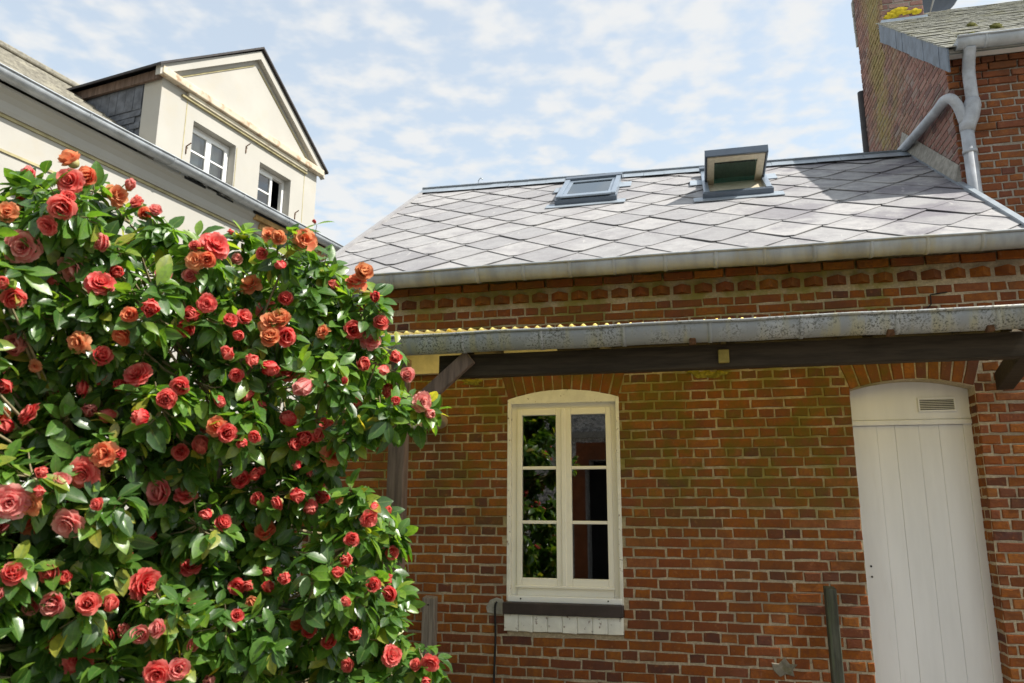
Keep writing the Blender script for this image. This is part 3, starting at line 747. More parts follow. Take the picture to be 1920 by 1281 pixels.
loc(MB().tube(smooth_path([(-1.485, -.012, 0.0), (-1.49, -.014, .4), (-1.482, -.012, .7), (-1.488, -.013, .90), (-1.475, -.008, .94)], 4), .008, 8), cb).build('conduit', BLACK, cb, True)
pts = [(-1.55, .86), (-1.43, .85), (-1.405, .90), (-1.43, .955), (-1.48, .97), (-1.53, .95), (-1.56, .90)]
loc(MB().prism(pts, -.004, .01), cb).build('cement_patch', CEMENT, cb, bevel=.003)
pt = MB().prism([(.452, .555), (.49, .515), (.53, .535), (.585, .522), (.575, .565), (.61, .60), (.56, .60), (.528, .640), (.488, .600), (.44, .605)], -.006, .008).build('cement_patch', DIRTCEM, wall, bevel=.005)

# ================================================================== BRICK HOUSE ON THE RIGHT
RH = empty('brick_house', (2.38, 1.18, 0), label='taller red brick house with chimney rising beyond the outbuilding roof', cat='house')
def rl(mb): mb.v = [p - RH.location for p in mb.v]; return mb
HX1, HZ = 7.5, 5.62
HP = .80; YB = 4.25
def roofz(y): return 5.64 + (y - 1.05) * HP
hw = MB()
hw.add([(2.387, 1.187, 0), (HX1, 1.187, 0), (HX1, 1.187, HZ), (2.387, 1.187, HZ)], [(0, 1, 2, 3)])
hw.add([(2.387, 1.187, 0), (2.387, YB, 0), (2.387, YB, 7.1), (2.387, 3.35, roofz(3.35) - .1), (2.387, 1.187, HZ)], [(4, 3, 2, 1, 0)])
hw.add([(HX1, 1.187, 0), (HX1, YB, 0), (HX1, YB, 7.1), (HX1, 3.35, roofz(3.35) - .1), (HX1, 1.187, HZ)], [(0, 1, 2, 3, 4)])
hw.add([(2.387, YB, 0), (HX1, YB, 0), (HX1, YB, 7.1), (2.387, YB, 7.1)], [(3, 2, 1, 0)])
hwall = rl(hw).build('wall', MORTAR2, RH)
off = RH.location
fs = [(p, 1.18) for p in courses(2.38, 4.3, 3.2, 5.32, [], random_bond=True)] + [(p, 1.15) for p in courses(2.355, 4.3, 5.44, 5.60, [])] + [(p, 1.165) for p in courses(2.365, 4.3, 5.302, 5.45, [])]
fs = [(p, (1.163 if 4.83 < p[0][1] < 4.90 else y)) for p, y in fs]
def rh_score(u, z):
    x, y, d = proj((u, 1.18, z)); return 1 / d if (1780 < x < W + 20 and 90 < y < 440) else -1
lay_bricks(fs, hwall, BRICK2, rh_score, lambda p: (p[0] - off.x, p[1] - off.y, p[2]), 180)
ss = []
for p in courses(1.185, YB, 3.6, 7.15, [lambda z: (1.0, 1.18 + max(0, (z - 5.58)) / HP) if z > 5.6 else None], random_bond=True): ss.append((p, 2.38))
def sd_score(u, z):
    x, y, d = proj((2.38, u, z)); return 1 / d if (1640 < x and 60 < y < 360 and u < 2.5) else -1
lay_bricks(ss, hwall, BRICKL, sd_score, lambda p: (p[1] - off.x, 1.185 + (YB - p[0]) - off.y if False else p[0] - off.y, p[2]), 110)
# roof with courses of small slates
rf = MB(); rf.add([(2.33, 1.0, roofz(1.0)), (HX1 + .1, 1.0, roofz(1.0)), (HX1 + .1, 3.42, roofz(3.42)), (2.33, 3.42, roofz(3.42)), (2.9, 4.5, roofz(3.42) - .9), (HX1 + .1, 4.5, roofz(3.42) - .9), (2.9, 3.42, roofz(3.42)), (2.33, 3.07, roofz(3.07)), (2.9, 3.07, roofz(3.07)), (2.9, 1.0, roofz(1.0))], [(0, 9, 8, 7), (9, 1, 2, 6, 8), (6, 2, 5, 4)])
v0 = list(rf.v); rf.add([p - Vector((0, 0, .06)) for p in v0], [(7, 8, 9, 0), (8, 6, 2, 1, 9), (4, 5, 2, 6)])
nroof = rl(rf).build('roof', NROOF, RH)
cl = 1 / math.sqrt(1 + HP * HP)
rest = MB(); cnt = 0
for k in range(28):
    s0 = k * .115; y0 = .985 + s0 * cl
    if y0 > 3.36: break
    x = 2.318 + (.10 if k % 2 else 0) - .1
    while x < 4.3:
        xa, xb = max(x + .002, 2.318), x + .198
        h = .012 + random.uniform(-.003, .004)
        def T(x_, s_, hh): return Vector((x_, .985 + s_ * cl - hh * HP * cl, roofz(.985) + s_ * HP * cl + hh * cl))
        if not (2.36 < (xa + xb) / 2 < 2.87 and y0 > 3.0):
            v = [T(xa, s0, h + .010), T(xb, s0, h + .010), T(xb, s0 + .15, h - .004), T(xa, s0 + .15, h - .004), T(xa, s0, h), T(xb, s0, h), T(xb, s0 + .15, h - .012), T(xa, s0 + .15, h - .012)]
            F6 = [(0, 1, 2, 3), (7, 6, 5, 4), (0, 4, 5, 1), (1, 5, 6, 2), (2, 6, 7, 3), (3, 7, 4, 0)]
            if cnt < 240: o = v[0].copy(); link('slate', mesh('slate', [p - o for p in v], F6, NROOF), nroof, o - off); cnt += 1
            else: rest.add(v, F6)
        x += .2
if rest.v: rl(rest).build('slating', NROOF, nroof, kind='stuff')
# slates hung on the verge
for k in range(12):
    s0, s1_ = k * .255, (k + 1) * .255 - .006
    a = Vector((2.325 + random.uniform(-.004, .004), .985 + s0 * cl, roofz(.985) + s0 * HP * cl + .01)); b_ = Vector((2.325, .985 + s1_ * cl, roofz(.985) + s1_ * HP * cl + .01))
    if b_.y > 3.1: break
    dz = Vector((0, .02, -.21 - random.uniform(0, .02)))
    v = [a, b_, b_ + dz, a + dz]; v += [p + Vector((.014, 0, 0)) for p in v]
    rl(MB().add(v, [(3, 2, 1, 0), (4, 5, 6, 7), (0, 1, 5, 4), (1, 2, 6, 5), (2, 3, 7, 6), (3, 0, 4, 7)])).build('verge_slate', VERGE, RH)
# gutter, downpipe with the swan-neck branch
g = gutter(RH, 'gutter', 2.40 - off.x, 4.6 - off.x, .99 - off.y, 5.66, .068, .085, [.25, .62, 1.0, 1.4], ZINC)
rl(MB().box(2.36, 4.6, 1.05, 1.16, 5.585, 5.625)).build('eaves_board', WHITE, RH, bevel=.004)
pipe = [(2.51, .99, 5.60), (2.51, 1.05, 5.50), (2.51, 1.09, 5.38), (2.51, 1.09, 5.12)]
g1 = rl(MB().tube(smooth_path(pipe, 5), .052, 14)).build('downpipe', PIPEG, RH, True)
rl(MB().tube([(2.51, 1.09, 5.14), (2.505, 1.09, 5.09), (2.475, 1.09, 4.98), (2.445, 1.09, 4.90), (2.437, 1.09, 4.84)], [.058, .070, .072, .066, .058], 14)).build('branch_joint', PIPEG, RH, True)
rl(MB().tube([(2.437, 1.09, 4.86), (2.437, 1.09, 3.3)], .053, 14)).build('downpipe', PIPEG, RH, True)
rl(MB().tube([(2.437, 1.09, 4.66), (2.437, 1.09, 4.63)], .060, 14)).build('pipe_collar', PIPEG, RH, True)
rl(MB().tube(smooth_path([(2.425, 1.09, 4.93), (2.39, 1.085, 5.08), (2.345, 1.09, 5.165), (2.315, 1.18, 5.20), (2.31, 1.40, 5.215), (2.31, 2.05, 5.31), (2.31, 2.60, 5.40)], 6), .045, 12)).build('overflow_pipe', PIPEG, RH, True)
rl(MB().tube([(2.372, 4.285, 7.05), (2.372, 4.285, 5.0)], .05, 10)).build('rear_downpipe', ROOFEDGE, RH, True)
# cement fillet where the low roof meets the gable
m = MB(); 
for a_, b_ in (((1.20), (2.72)),):
    z = lambda y: EZ + (y - EY) * ROOFT
    m.add([(2.33, a_, z(a_) + .05), (2.33, b_, z(b_) + .05), (2.372, b_, z(b_) + .23), (2.372, a_, z(a_) + .20), (2.40, a_, z(a_) + .03), (2.40, b_, z(b_) + .03)], [(0, 3, 2, 1), (0, 4, 3), (1, 2, 5)])
rl(m).build('cement_fillet', CEMENT, RH)
# chimney stack flush with the gable
ch = empty('chimney'); ch.parent = RH
cx0, cx1, cy0, cy1 = 2.387, 2.84, 3.06, 4.24
rl(MB().box(cx0, cx1, cy0 + .007, cy1, 6.6, 9.2)).build('stack', MORTAR2, ch)
cs = MB(); ra = []
for face, (u0, u1) in (('f', (2.38, 2.845)), ('s', (3.055, 4.24))):
    for p in courses(u0, u1, 6.85 if face == 'f' else 7.12, 9.15, [], random_bond=True):
        v, f = brick_geo(p, cy0 if face == 'f' else 2.38)
        cs.add([Vector(q) if face == 'f' else Vector((q[1], q[0], q[2])) for q in v], f); ra += [random.random()] * len(f)
rl(cs); obj('brickwork', cs.v, cs.f, BRICKL, ch, False, {'rnd': ('FACE', ra)}, kind='stuff')
for k, (z0, dd) in enumerate(((7.72, .05), (7.95, .07), (8.2, .09))):
    rl(MB().box(cx0 - .02, cx1 - .1, cy1 + .003, cy1 + dd, z0, z0 + .22)).build('stack_step', CEMENT, ch)
rl(MB().box(2.37, 2.87, 3.02, 3.065, roofz(3.02) + .0, roofz(3.02) + .05)).build('flashing', LEAD, ch)
rl(MB().box(2.36, 2.90, 3.0, 4.3, 9.2, 9.35)).build('cap', CEMENT, ch)
def blob(E, name, c, r, mat, sq=.5, n=10, par=None):
    v = []; f = []
    for i in range(5):
        for k in range(n):
            a = 2 * math.pi * k / n; b2 = math.pi / 2 * i / 4; q = r * (1 + random.uniform(-.25, .25))
            v.append((c[0] - E.x + q * math.cos(a) * math.cos(b2), c[1] - E.y + q * math.sin(a) * math.cos(b2), c[2] - E.z + r * sq * math.sin(b2) * random.uniform(.8, 1.2) + q * math.sin(a) * math.cos(b2) * HP * (1 if mat is MOSS else 0)))
    for i in range(4):
        for k in range(n): f.append((i * n + k, i * n + (k + 1) % n, (i + 1) * n + (k + 1) % n, (i + 1) * n + k))
    return obj(name, v, f, mat, par, True)
for px, py, r in ((1822, 49, .05), (1869, 53, .065), (1825, 67, .05), (1797, 69, .022), (1891, 69, .035)):
    d = ray(px, py); nn_ = Vector((0, -HP, 1)); P0 = Vector((0, 1.05, 5.66)); t = (P0 - CAM).dot(nn_) / d.dot(nn_); c = CAM + d * t
    blob(off, 'moss_clump', c, r, MOSS, .8, par=nroof)
for x, z, r in ((2.50, 7.33, .085), (2.58, 7.37, .10), (2.65, 7.34, .06), (2.76, 7.34, .075), (2.46, 7.31, .06)):
    v = []; n = 12
    for k in range(n): a = 2 * math.pi * k / n; q = r * random.uniform(.7, 1.2); v.append((x + q * math.cos(a) - off.x, 3.046 - off.y, z + .55 * q * math.sin(a)))
    v.append((x - off.x, 3.030 - off.y, z)); obj('lichen_patch', v, [(k, (k + 1) % n, n) for k in range(n)], YLICHEN, ch, True)
# satellite dish beyond the ridge
sdh = empty('satellite_dish', (3.20, 4.0, 7.3), label='dark grey satellite dish behind the ridge of the brick house', cat='satellite dish')
sdh.parent = None
m = MB(); n = 28; R_ = .40
for i in range(6):
    for k in range(n):
        a = 2 * math.pi * k / n; q = R_ * i / 5; m.v.append(Vector((q * math.cos(a), .16 * (1 - (i / 5) ** 2), .93 + q * math.sin(a))))
for i in range(5):
    for k in range(n): m.f.append((i * n + k, i * n + (k + 1) % n, (i + 1) * n + (k + 1) % n, (i + 1) * n + k))
d_ = m.build('reflector', DISH, sdh, True); d_.modifiers.new('solid', 'SOLIDIFY').thickness = .012
MB().tube([(0, .2, -.3), (0, .2, .93)], .022, 8).build('mast', PIPEG, sdh, True)
MB().tube([(0, .0, .55), (.02, -.30, .72)], .010, 6).tube([(.02, -.30, .70), (.02, -.36, .78)], .03, 8).build('receiver_arm', PIPEG, sdh, True)

# ================================================================== CREAM HOUSE ON THE LEFT
LA = math.radians(9.5)
LH = empty('cream_house', (-6.5, 0, 0), math.radians(80.5), label='cream rendered house with gabled dormer above a zinc gutter', cat='house')
LX0, LX1, GZ = -9.0, 5.35, 5.70
MB().box(LX0, LX1, .004, 7.0, 0, GZ - .04).build('wall', RENDERW, LH)
def lb(name, mat, *a, bevel=0, par=None): return MB().box(*a).build(name, mat, par or LH, bevel=bevel)
# cornice bands below the gutter
MB().extrude([(.003, 5.655), (-.13, 5.655), (-.13, 5.62), (-.09, 5.585), (-.055, 5.53), (-.045, 5.46), (-.03, 5.42), (.003, 5.42)], LX0, LX1).build('cornice', RENDERW, LH)
lb('groove_band', GROOVE, LX0, LX1, -.012, .003, 5.385, 5.419); lb('groove_band', GROOVE, LX0, 1.6, -.010, .003, 5.035, 5.062); lb('plaque', GROOVE, .02, .42, -.03, .003, 4.66, 4.73)
lb('bare_patch', OLDREND, 3.30, 4.9, -.14, -.07, 5.57, 5.653); lb('bare_patch', OLDREND, 3.45, 5.1, -.085, -.02, 5.485, 5.565)
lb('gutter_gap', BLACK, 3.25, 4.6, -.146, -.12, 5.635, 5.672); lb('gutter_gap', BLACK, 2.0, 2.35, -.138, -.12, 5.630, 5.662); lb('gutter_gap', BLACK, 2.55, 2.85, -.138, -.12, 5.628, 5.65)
gutter(LH, 'gutter', LX0, LX1, -.20, 5.745, .085, .085, [-.6, .55, 1.7, 2.9, 3.85, 4.9], ZINC)
# main roof
RP = math.tan(math.radians(35)); RDG = 2.35
m = MB(); K = 40
for j in range(12):
    ya, yb = -.12 + (RDG + .12) * j / 12, -.12 + (RDG + .12) * (j + 1) / 12; z = lambda y: 5.78 + (y + .12) * RP
    m.add([(LX0, ya, z(ya) + .025), (LX1, ya, z(ya) + .025), (LX1, yb, z(yb) + .004), (LX0, yb, z(yb) + .004), (LX0, ya, z(ya)), (LX1, ya, z(ya))], [(0, 1, 2, 3), (0, 4, 5, 1)])
zr = 5.78 + (RDG + .12) * RP
m.add([(LX0, RDG, zr), (LX1, RDG, zr), (LX1, 7.2, 5.6), (LX0, 7.2, 5.6)], [(0, 1, 2, 3)])
m.add([(LX1, -.1, 5.66), (LX1, 7.2, 5.6), (LX1, RDG, zr - .01)], [(0, 1, 2)])
m.build('roof', ROOFOLD, LH)
lb('ridge_tile_line', ROOFOLD, LX0, LX1, RDG - .09, RDG + .09, zr - .02, zr + .06, bevel=.02)
# dormer
DL, DR, DE, DAP, DC = 1.62, 4.72, 6.90, 8.03, 3.185
dm = empty('dormer'); dm.parent = LH
def rect_holes(x0, x1, z0, z1, holes, y):
    xs = sorted({x0, x1, *[h[0] for h in holes], *[h[1] for h in holes]}); zs_ = sorted({z0, z1, *[h[2] for h in holes], *[h[3] for h in holes]}); m = MB()
    for a, b in zip(xs[:-1], xs[1:]):
        for c, d in zip(zs_[:-1], zs_[1:]):
            if any(h[0] <= (a + b) / 2 <= h[1] and h[2] <= (c + d) / 2 <= h[3] for h in holes): continue
            m.add([(a, y, c), (b, y, c), (b, y, d), (a, y, d)], [(0, 1, 2, 3)])
    for h in holes:
        a, b, c, d = h; Y = y + .20
        m.add([(a, y, c), (a, y, d), (a, Y, d), (a, Y, c)], [(0, 1, 2, 3)]); m.add([(b, y, c), (b, y, d), (b, Y, d), (b, Y, c)], [(3, 2, 1, 0)])
        m.add([(a, y, d), (b, y, d), (b, Y, d), (a, Y, d)], [(3, 2, 1, 0)]); m.add([(a, y, c), (b, y, c), (b, Y, c), (a, Y, c)], [(0, 1, 2, 3)])
    return m
H1, H2 = (2.16, 2.93, 5.55, 6.52), (3.42, 4.11, 5.55, 6.50)
rect_holes(DL, DR, 5.5, DE, [H1, H2], -.02).build('front_wall', RENDERW, dm)
MB().add([(DL, -.02, DE), (DR, -.02, DE), (DC, -.02, DAP)], [(0, 1, 2)]).build('gable_wall', RENDERW, dm)
MB().box(DL - .003, DL + .15, -.019, .28, 5.5, DE).build('corner_pilaster', RENDERW, dm); 
for x in (2.02, 4.41, 2.945): lb('crack_line', GROOVE, x, x + .012, -.0235, -.019, 5.6, 6.74 if x != 2.945 else 6.5, par=dm)
lb('cornice', RUSTTRIM, DL - .09, DR + .06, -.12, -.019, 6.83, 6.93, bevel=.012, par=dm); lb('cornice', TRIM, DL + .38, DR - .3, -.075, -.021, 6.765, 6.829, bevel=.01, par=dm); lb('cornice_shadow_bead', GROOVE, DL + .30, DR - .28, -.055, -.021, 6.735, 6.764, par=dm)
# raking mouldings and roof
for sx_, ex in ((DL - .12, 1), (DR + .10, -1)):
    A = Vector((sx_, 0, DE + .03)); B = Vector((DC, 0, DAP + .09))
    for o1, o2, y0, y1, mt, nm in ((.0, .13, -.10, -.022, TRIM, 'raking_board'), (.20, .222, -.032, -.021, GROOVE, 'raking_bead')):
        dz = Vector((0, 0, -1))
        v = [A + dz * o1, B + dz * o1, B + dz * o2, A + dz * o2]
        if nm == 'raking_bead': q_ = (B - A) * .16; v[0] = v[0] + q_; v[3] = v[3] + q_; v[1] = v[1] - (B - A) * .03; v[2] = v[2] - (B - A) * .03
        vv = [Vector((p.x, y0, p.z)) for p in v] + [Vector((p.x, y1, p.z)) for p in v]
        MB().add(vv, [(0, 3, 2, 1), (4, 5, 6, 7), (0, 1, 5, 4), (1, 2, 6, 5), (2, 3, 7, 6), (3, 0, 4, 7)]).build(nm, RENDERW if nm == 'raking_board' else mt, dm)
    z_ = .032
    def zmain(y): return 5.78 + (y + .12) * RP
    e0 = Vector((sx_ - .04 * ex, -.14, DE + .0)); e1 = Vector((DC, -.14, DAP + .12))
    yb0 = 1.75; yb1 = 3.4
    v = [e0, e1, Vector((e1.x, yb1, e1.z)), Vector((e0.x, yb0, e0.z))]; v += [p + Vector((0, 0, z_)) for p in v]
    MB().add(v, [(0, 1, 2, 3), (7, 6, 5, 4), (0, 4, 5, 1), (1, 5, 6, 2), (2, 6, 7, 3), (3, 7, 4, 0)]).build('roof_slope', ROOFEDGE, dm)
lb('eaves_fascia', OLDWOOD, DL - .06, DL - .02, -.02, 1.5, DE - .10, DE + .02, par=dm)
# slate-hung cheek
ck = MB(); ck.add([(DL + .002, -.01, 5.6), (DL + .002, 1.6, 5.6), (DL + .002, 1.6, DE), (DL + .002, -.01, DE)], [(0, 1, 2, 3)])
cheek = ck.build('cheek', CHEEK, dm)
MB().add([(DR, -.01, 5.6), (DR, 1.6, 5.6), (DR, 1.6, DE), (DR, -.01, DE)], [(3, 2, 1, 0)]).build('cheek', CHEEK, dm)
def cheek_slate(y0, y1, z0, z1):
    if z1 < zmain(y0) or y1 > 1.55: return
    t = random.uniform(0, .006); a = [(DL - .006 - t, y0, z0), (DL - .006 - t, y1, z0), (DL - .001, y1, z1), (DL - .001, y0, z1)]
    v = [Vector(p) for p in a] + [Vector(p) + Vector((-.007, 0, 0)) for p in a]
    MB().add(v, [(0, 1, 2, 3), (7, 6, 5, 4), (0, 4, 5, 1), (1, 5, 6, 2), (2, 6, 7, 3), (3, 7, 4, 0)]).build('cheek_slate', CHEEK, dm)
for k in range(9):
    y0 = .295 + k * .145; cheek_slate(y0, y0 + .139, 6.47, 6.80)
for r in range(9):
    z0 = 5.70 + r * .085
    for k in range(8):
        y0 = .29 + k * .185 + (.09 if r % 2 else 0); cheek_slate(y0, min(y0 + .181, 1.6), z0, z0 + .09)
# dormer windows
def dwin(h, opened):
    w_ = empty('dormer_window'); w_.parent = LH
    a, b, c, d = h; y = .10
    f = MB(); t = .05
    f.box(a, a + t, y, y + .06, c, d); f.box(b - t, b, y, y + .06, c, d); f.box(a + t, b - t, y, y + .06, d - t, d)
    f.build('frame', WHITE, w_, bevel=.004)
    xm_ = (a + b) / 2
    def casement(x0, x1, hinge, ang):
        s = MB(); q = .045
        zl = c + .02; zh = d - t - .004
        s.box(x0, x0 + q, y - .02, y + .02, zl, zh); s.box(x1 - q, x1, y - .02, y + .02, zl, zh); s.box(x0 + q, x1 - q, y - .02, y + .02, zh - q, zh); s.box(x0 + q, x1 - q, y - .02, y + .02, zl, zl + .06)
        for k in (1, 2): zz = zl + (zh - zl) * k / 3; s.box(x0 + q, x1 - q, y - .012, y + .012, zz - .013, zz + .013)
        R = Matrix.Translation((hinge, y, 0)) @ Matrix.Rotation(ang, 4, 'Z') @ Matrix.Translation((-hinge, -y, 0))
        s.v = [R @ p for p in s.v]; s.build('casement', WHITE, w_, bevel=.003)
        pv = [R @ Vector(p) for p in ((x0 + q, y, zl + .05), (x1 - q, y, zl + .05), (x1 - q, y, zh - q), (x0 + q, y, zh - q))]
        obj('pane', pv, [(0, 1, 2, 3)], GLASS, w_)
    if not opened:
        casement(a + t, xm_, a + t, 0); casement(xm_, b - t, b - t, 0)
        n = 24; cv = []
        for k in range(n + 1): x = a + (b - a) * k / n; yy = .20 + .02 * math.sin(k * 1.7); cv += [(x, yy, c), (x, yy, d)]
        obj('curtain', cv, [(2 * k, 2 * k + 2, 2 * k + 3, 2 * k + 1) for k in range(n)], WHITE, w_, True)
    else:
        casement(a + t, a + .40, a + t, 0)
    MB().box(a - .2, b + .2, .60, .62, c - .1, d + .1).build('room_back', BLACK, w_)
dwin(H1, False); dwin(H2, True)
for x, z in ((1.98 + .1, 6.12), (3.12, 6.60), (4.25, 6.02)):
    MB().tube([(x, -.025, z), (x + .03, -.07, z + .05)], .008, 6).tube([(x, -.022, z), (x, -.026, z - .10)], .009, 6).build('shutter_pin', RUST, LH)

# pale zinc roof of a low annex past the end of the cream house
AN = empty('annex', (-4.4, 5.6, 0), math.radians(80.5), label='low annex with pale zinc roof past the end of the cream house', cat='building')
MB().box(0, 2.4, 0, 3, 0, 4.9).build('wall', RENDERW, AN)
MB().add([(-.1, -.15, 5.55), (2.6, -.15, 4.75), (2.6, 3.2, 5.0), (-.1, 3.2, 5.8), (-.1, -.15, 5.42), (2.6, -.15, 4.62), (2.6, 3.2, 4.9), (-.1, 3.2, 5.7)], [(0, 1, 2, 3), (7, 6, 5, 4), (0, 4, 5, 1), (1, 5, 6, 2), (2, 6, 7, 3), (3, 7, 4, 0)]).build('roof', LEAD, AN)

# house across the courtyard, seen only as a reflection in the panes
BH = empty('flint_house', (-3, -12.2, 0), label='grey flint house across the courtyard mirrored in the white window', cat='house')
MB().box(-6, .55, -4, 0, 0, 5.2).box(1.95, 9, -4, 0, 0, 5.2).box(.55, 1.95, -4, 0, 2.75, 5.2).build('wall', FLINT, BH)
m = MB(); m.box(.25, .55, .001, .03, 0, 2.75); m.box(1.95, 2.25, .001, .03, 0, 2.75); m.box(.25, 2.25, .001, .03, 2.75, 3.15)
obj('brick_surround', m.v, m.f, BRICK2, BH, False, {'rnd': ('FACE', [.5] * len(m.f))})
MB().box(-6, 9, .001, .10, 3.25, 3.40).build('string_course', CEMENT, BH)
MB().box(.55, 1.95, -.9, -.8, 0, 2.75).build('doorway', BLACK, BH)
MB().add([(-6.3, .3, 5.1), (9.3, .3, 5.1), (9.3, -4.3, 5.1), (-6.3, -4.3, 5.1), (-6.3, -2, 7), (9.3, -2, 7)], [(0, 1, 5, 4), (2, 3, 4, 5), (0, 4, 3), (1, 2, 5), (3, 2, 1, 0)]).build('roof', ROOFOLD, BH)

# ================================================================== CAMELLIA
rng = random.Random(21)
OUTL = [(-420, 560), (-250, 470), (-100, 420), (0, 395), (38, 335), (70, 318), (120, 320), (150, 300), (185, 328), (205, 372), (240, 350), (290, 388), (345, 440), (400, 440), (450, 432), (520, 436), (590, 440), (615, 480), (640, 525), (690, 512), (722, 560), (722, 620), (765, 655), (775, 700), (812, 755), (800, 800), (700, 812), (640, 845), (652, 900), (720, 930), (758, 960), (745, 1040), (775, 1100), (745, 1160), (765, 1205), (828, 1228), (815, 1300), (790, 1450), (720, 1700), (560, 1850), (-300, 1850), (-520, 1300)]
def inside(x, y, P=OUTL):
    r = False; j = len(P) - 1
    for i in range(len(P)):
        if (P[i][1] > y) != (P[j][1] > y) and x < (P[j][0] - P[i][0]) * (y - P[i][1]) / (P[j][1] - P[i][1]) + P[i][0]: r = not r
        j = i
    return r
def edged(x, y, P=OUTL):
    best = 1e9
    for i in range(len(P)):
        a, b = P[i], P[(i + 1) % len(P)]; dx, dy = b[0] - a[0], b[1] - a[1]; t = max(0, min(1, ((x - a[0]) * dx + (y - a[1]) * dy) / (dx * dx + dy * dy)))
        best = min(best, math.hypot(x - a[0] - dx * t, y - a[1] - dy * t))
    return best
def Zs(px, py): return 3.0 + .85 * max(-.6, min(1, px / 800)) + .2 * (640 - py) / 640
lobes = []
for layer, (n, zoff, gap, rmax) in enumerate(((900, 0, 72, 62), (600, .50, 95, 85), (400, 1.0, 130, 110))):
    mine = []
    for _ in range(n * 6):
        x, y = rng.uniform(-480, 830), rng.uniform(300, 1820)
        if not inside(x, y): continue
        e = edged(x, y); r = min(rmax, e + 12) * rng.uniform(.75, 1.0)
        if e < 20 + 30 * layer: continue
        if any(math.hypot(x - a, y - b) < gap * (.55 + .45 * min(1, e / 60)) for a, b in mine): continue
        mine.append((x, y)); z = Zs(x, y) + zoff + rng.uniform(-.10, .24)
        lobes.append((atz(x, y, z), max(r, 26) * z / F, layer))
lv = []; lf = []; lr = []; le = []
leaf_objs = []
STA = [(0, 0), (.18, .62), (.42, 1.0), (.68, .84), (.88, .40), (1, 0)]
def leaf_geo(base, d, nrm, L, wd, droop, fold):
    d = d.normalized(); side = d.cross(nrm).normalized(); nrm = side.cross(d)
    v = []; e = []
    p = base.copy(); ang = 0; prev = 0; dirv = d.copy()
    for (t, w) in STA:
        step = (t - prev) * L; prev = t
        p = p + dirv * step; dirv = (dirv - nrm * droop * step / L).normalized()
        nn = side.cross(dirv)
        if w == 0: v.append(p.copy()); e.append(0)
        else:
            hw_ = wd * w / 2
            v += [p - side * hw_ + nn * hw_ * fold, p.copy(), p + side * hw_ + nn * hw_ * fold]; e += [1, 0, 1]
    f = [(0, 2, 1), (0, 3, 2)]
    for k in range(3):
        q = 1 + 3 * k; f += [(q, q + 1, q + 4, q + 3), (q + 1, q + 2, q + 5, q + 4)]
    q = 10; f += [(q, q + 1, 13), (q + 1, q + 2, 13)]
    return v, f, e
CAND = []
twigs = MB()
tips = []
def cluster(tip, d, k, zmul=1.0):
    d = d.normalized()
    a0 = rng.uniform(0, 6.28)
    ref = Vector((rng.uniform(-1, 1), rng.uniform(-1, 1), rng.uniform(-1, 1))).cross(d).normalized(); ref2 = d.cross(ref)
    for i in range(k):
        a = a0 + i * 2.4 + rng.uniform(-.3, .3); spread = rng.uniform(.75, 1.25)
        o = ref * math.cos(a) + ref2 * math.sin(a)
        ld = (d * math.cos(spread) + o * math.sin(spread) + Vector((0, 0, rng.uniform(-1.15, -.05)))).normalized()
        nr = Vector((rng.uniform(-.35, .75), rng.uniform(-.7, .35), rng.uniform(.35, 1.0))) + d * .9
        nr = (nr - ld * nr.dot(ld))
        if nr.length < .1: continue
        L = rng.uniform(.078, .128) * zmul; base = tip - d * rng.uniform(0, .065) + ld * .01
        v, f, e = leaf_geo(base, ld, nr.normalized(), L, L * rng.uniform(.44, .54), rng.uniform(.15, .75), rng.uniform(.15, .42))
        CAND.append((base + ld * L * .5, v, f, e, rng.random() ** 1.15))
for c, r, layer in lobes:
    n = int((19, 15, 13)[layer] * (r / .14) ** 1.1) + 3
    for _ in range(n):
        u = Vector((rng.gauss(0, 1), rng.gauss(0, 1), rng.gauss(.15, 1))).normalized()
        if layer == 0 and u.dot(fw) > .55: continue
        tip = c + u * r * rng.uniform(.72, 1.08)
        x, y, z = proj(tip)
        if not inside(x, y) and edged(x, y) > 6: continue
        d = (u + Vector((0, 0, .25)) + Vector((rng.uniform(-.4, .4), rng.uniform(-.4, .4), rng.uniform(-.4, .4)))).normalized()
        cluster(tip, d, rng.randint(4, 7))
        tips.append((tip, d))
        if rng.random() < .55: twigs.tube([c + u * r * .1, c + u * r * .5 + Vector((0, 0, -.01)), tip], [.005, .0038, .0026], 4, False)
# lone shoot that stands clear of the crown
tp = atz(594, 421, 3.6); bt = atz(586, 470, 3.6); twigs.tube([bt, tp], [.0025, .0018], 4, False)
for dx in (-1, 1): 
    v, f, e = leaf_geo(tp, rt * dx + up * (-.35 if dx < 0 else .25), -fw * .4 + up, .085, .032, .3, .3); CAND.append((tp, v, f, e, .85))
base = atz(250, 1200, 3.6); base.z = 0
CA = empty('camellia', base, label='tall camellia shrub covered in red and pink blooms and glossy leaves', cat='shrub')
# sort leaves by how large they show
def lscore(q):
    x, y, z = proj(q[0]); return (1 / z) if (0 < x < W and 280 < y < H) else 0
CAND.sort(key=lscore, reverse=True)
near = [q for q in CAND if lscore(q) > 0][:1500]; rng.shuffle(near); pick = set(id(q) for q in near[:300])
for q in CAND:
    c, v, f, e, rn = q
    if id(q) in pick:
        link('leaf', mesh('leaf', [p - c for p in v], f, LEAF, True, {'rnd': ('FACE', [rn] * len(f)), 'edge': ('POINT', e)}), CA, c - base)
    else:
        n = len(lv); lv += [p - base for p in v]; lf += [tuple(i + n for i in t) for t in f]; lr += [rn] * len(f); le += e
obj('foliage', lv, lf, LEAF, CA, True, {'rnd': ('FACE', lr), 'edge': ('POINT', le)}, kind='stuff')
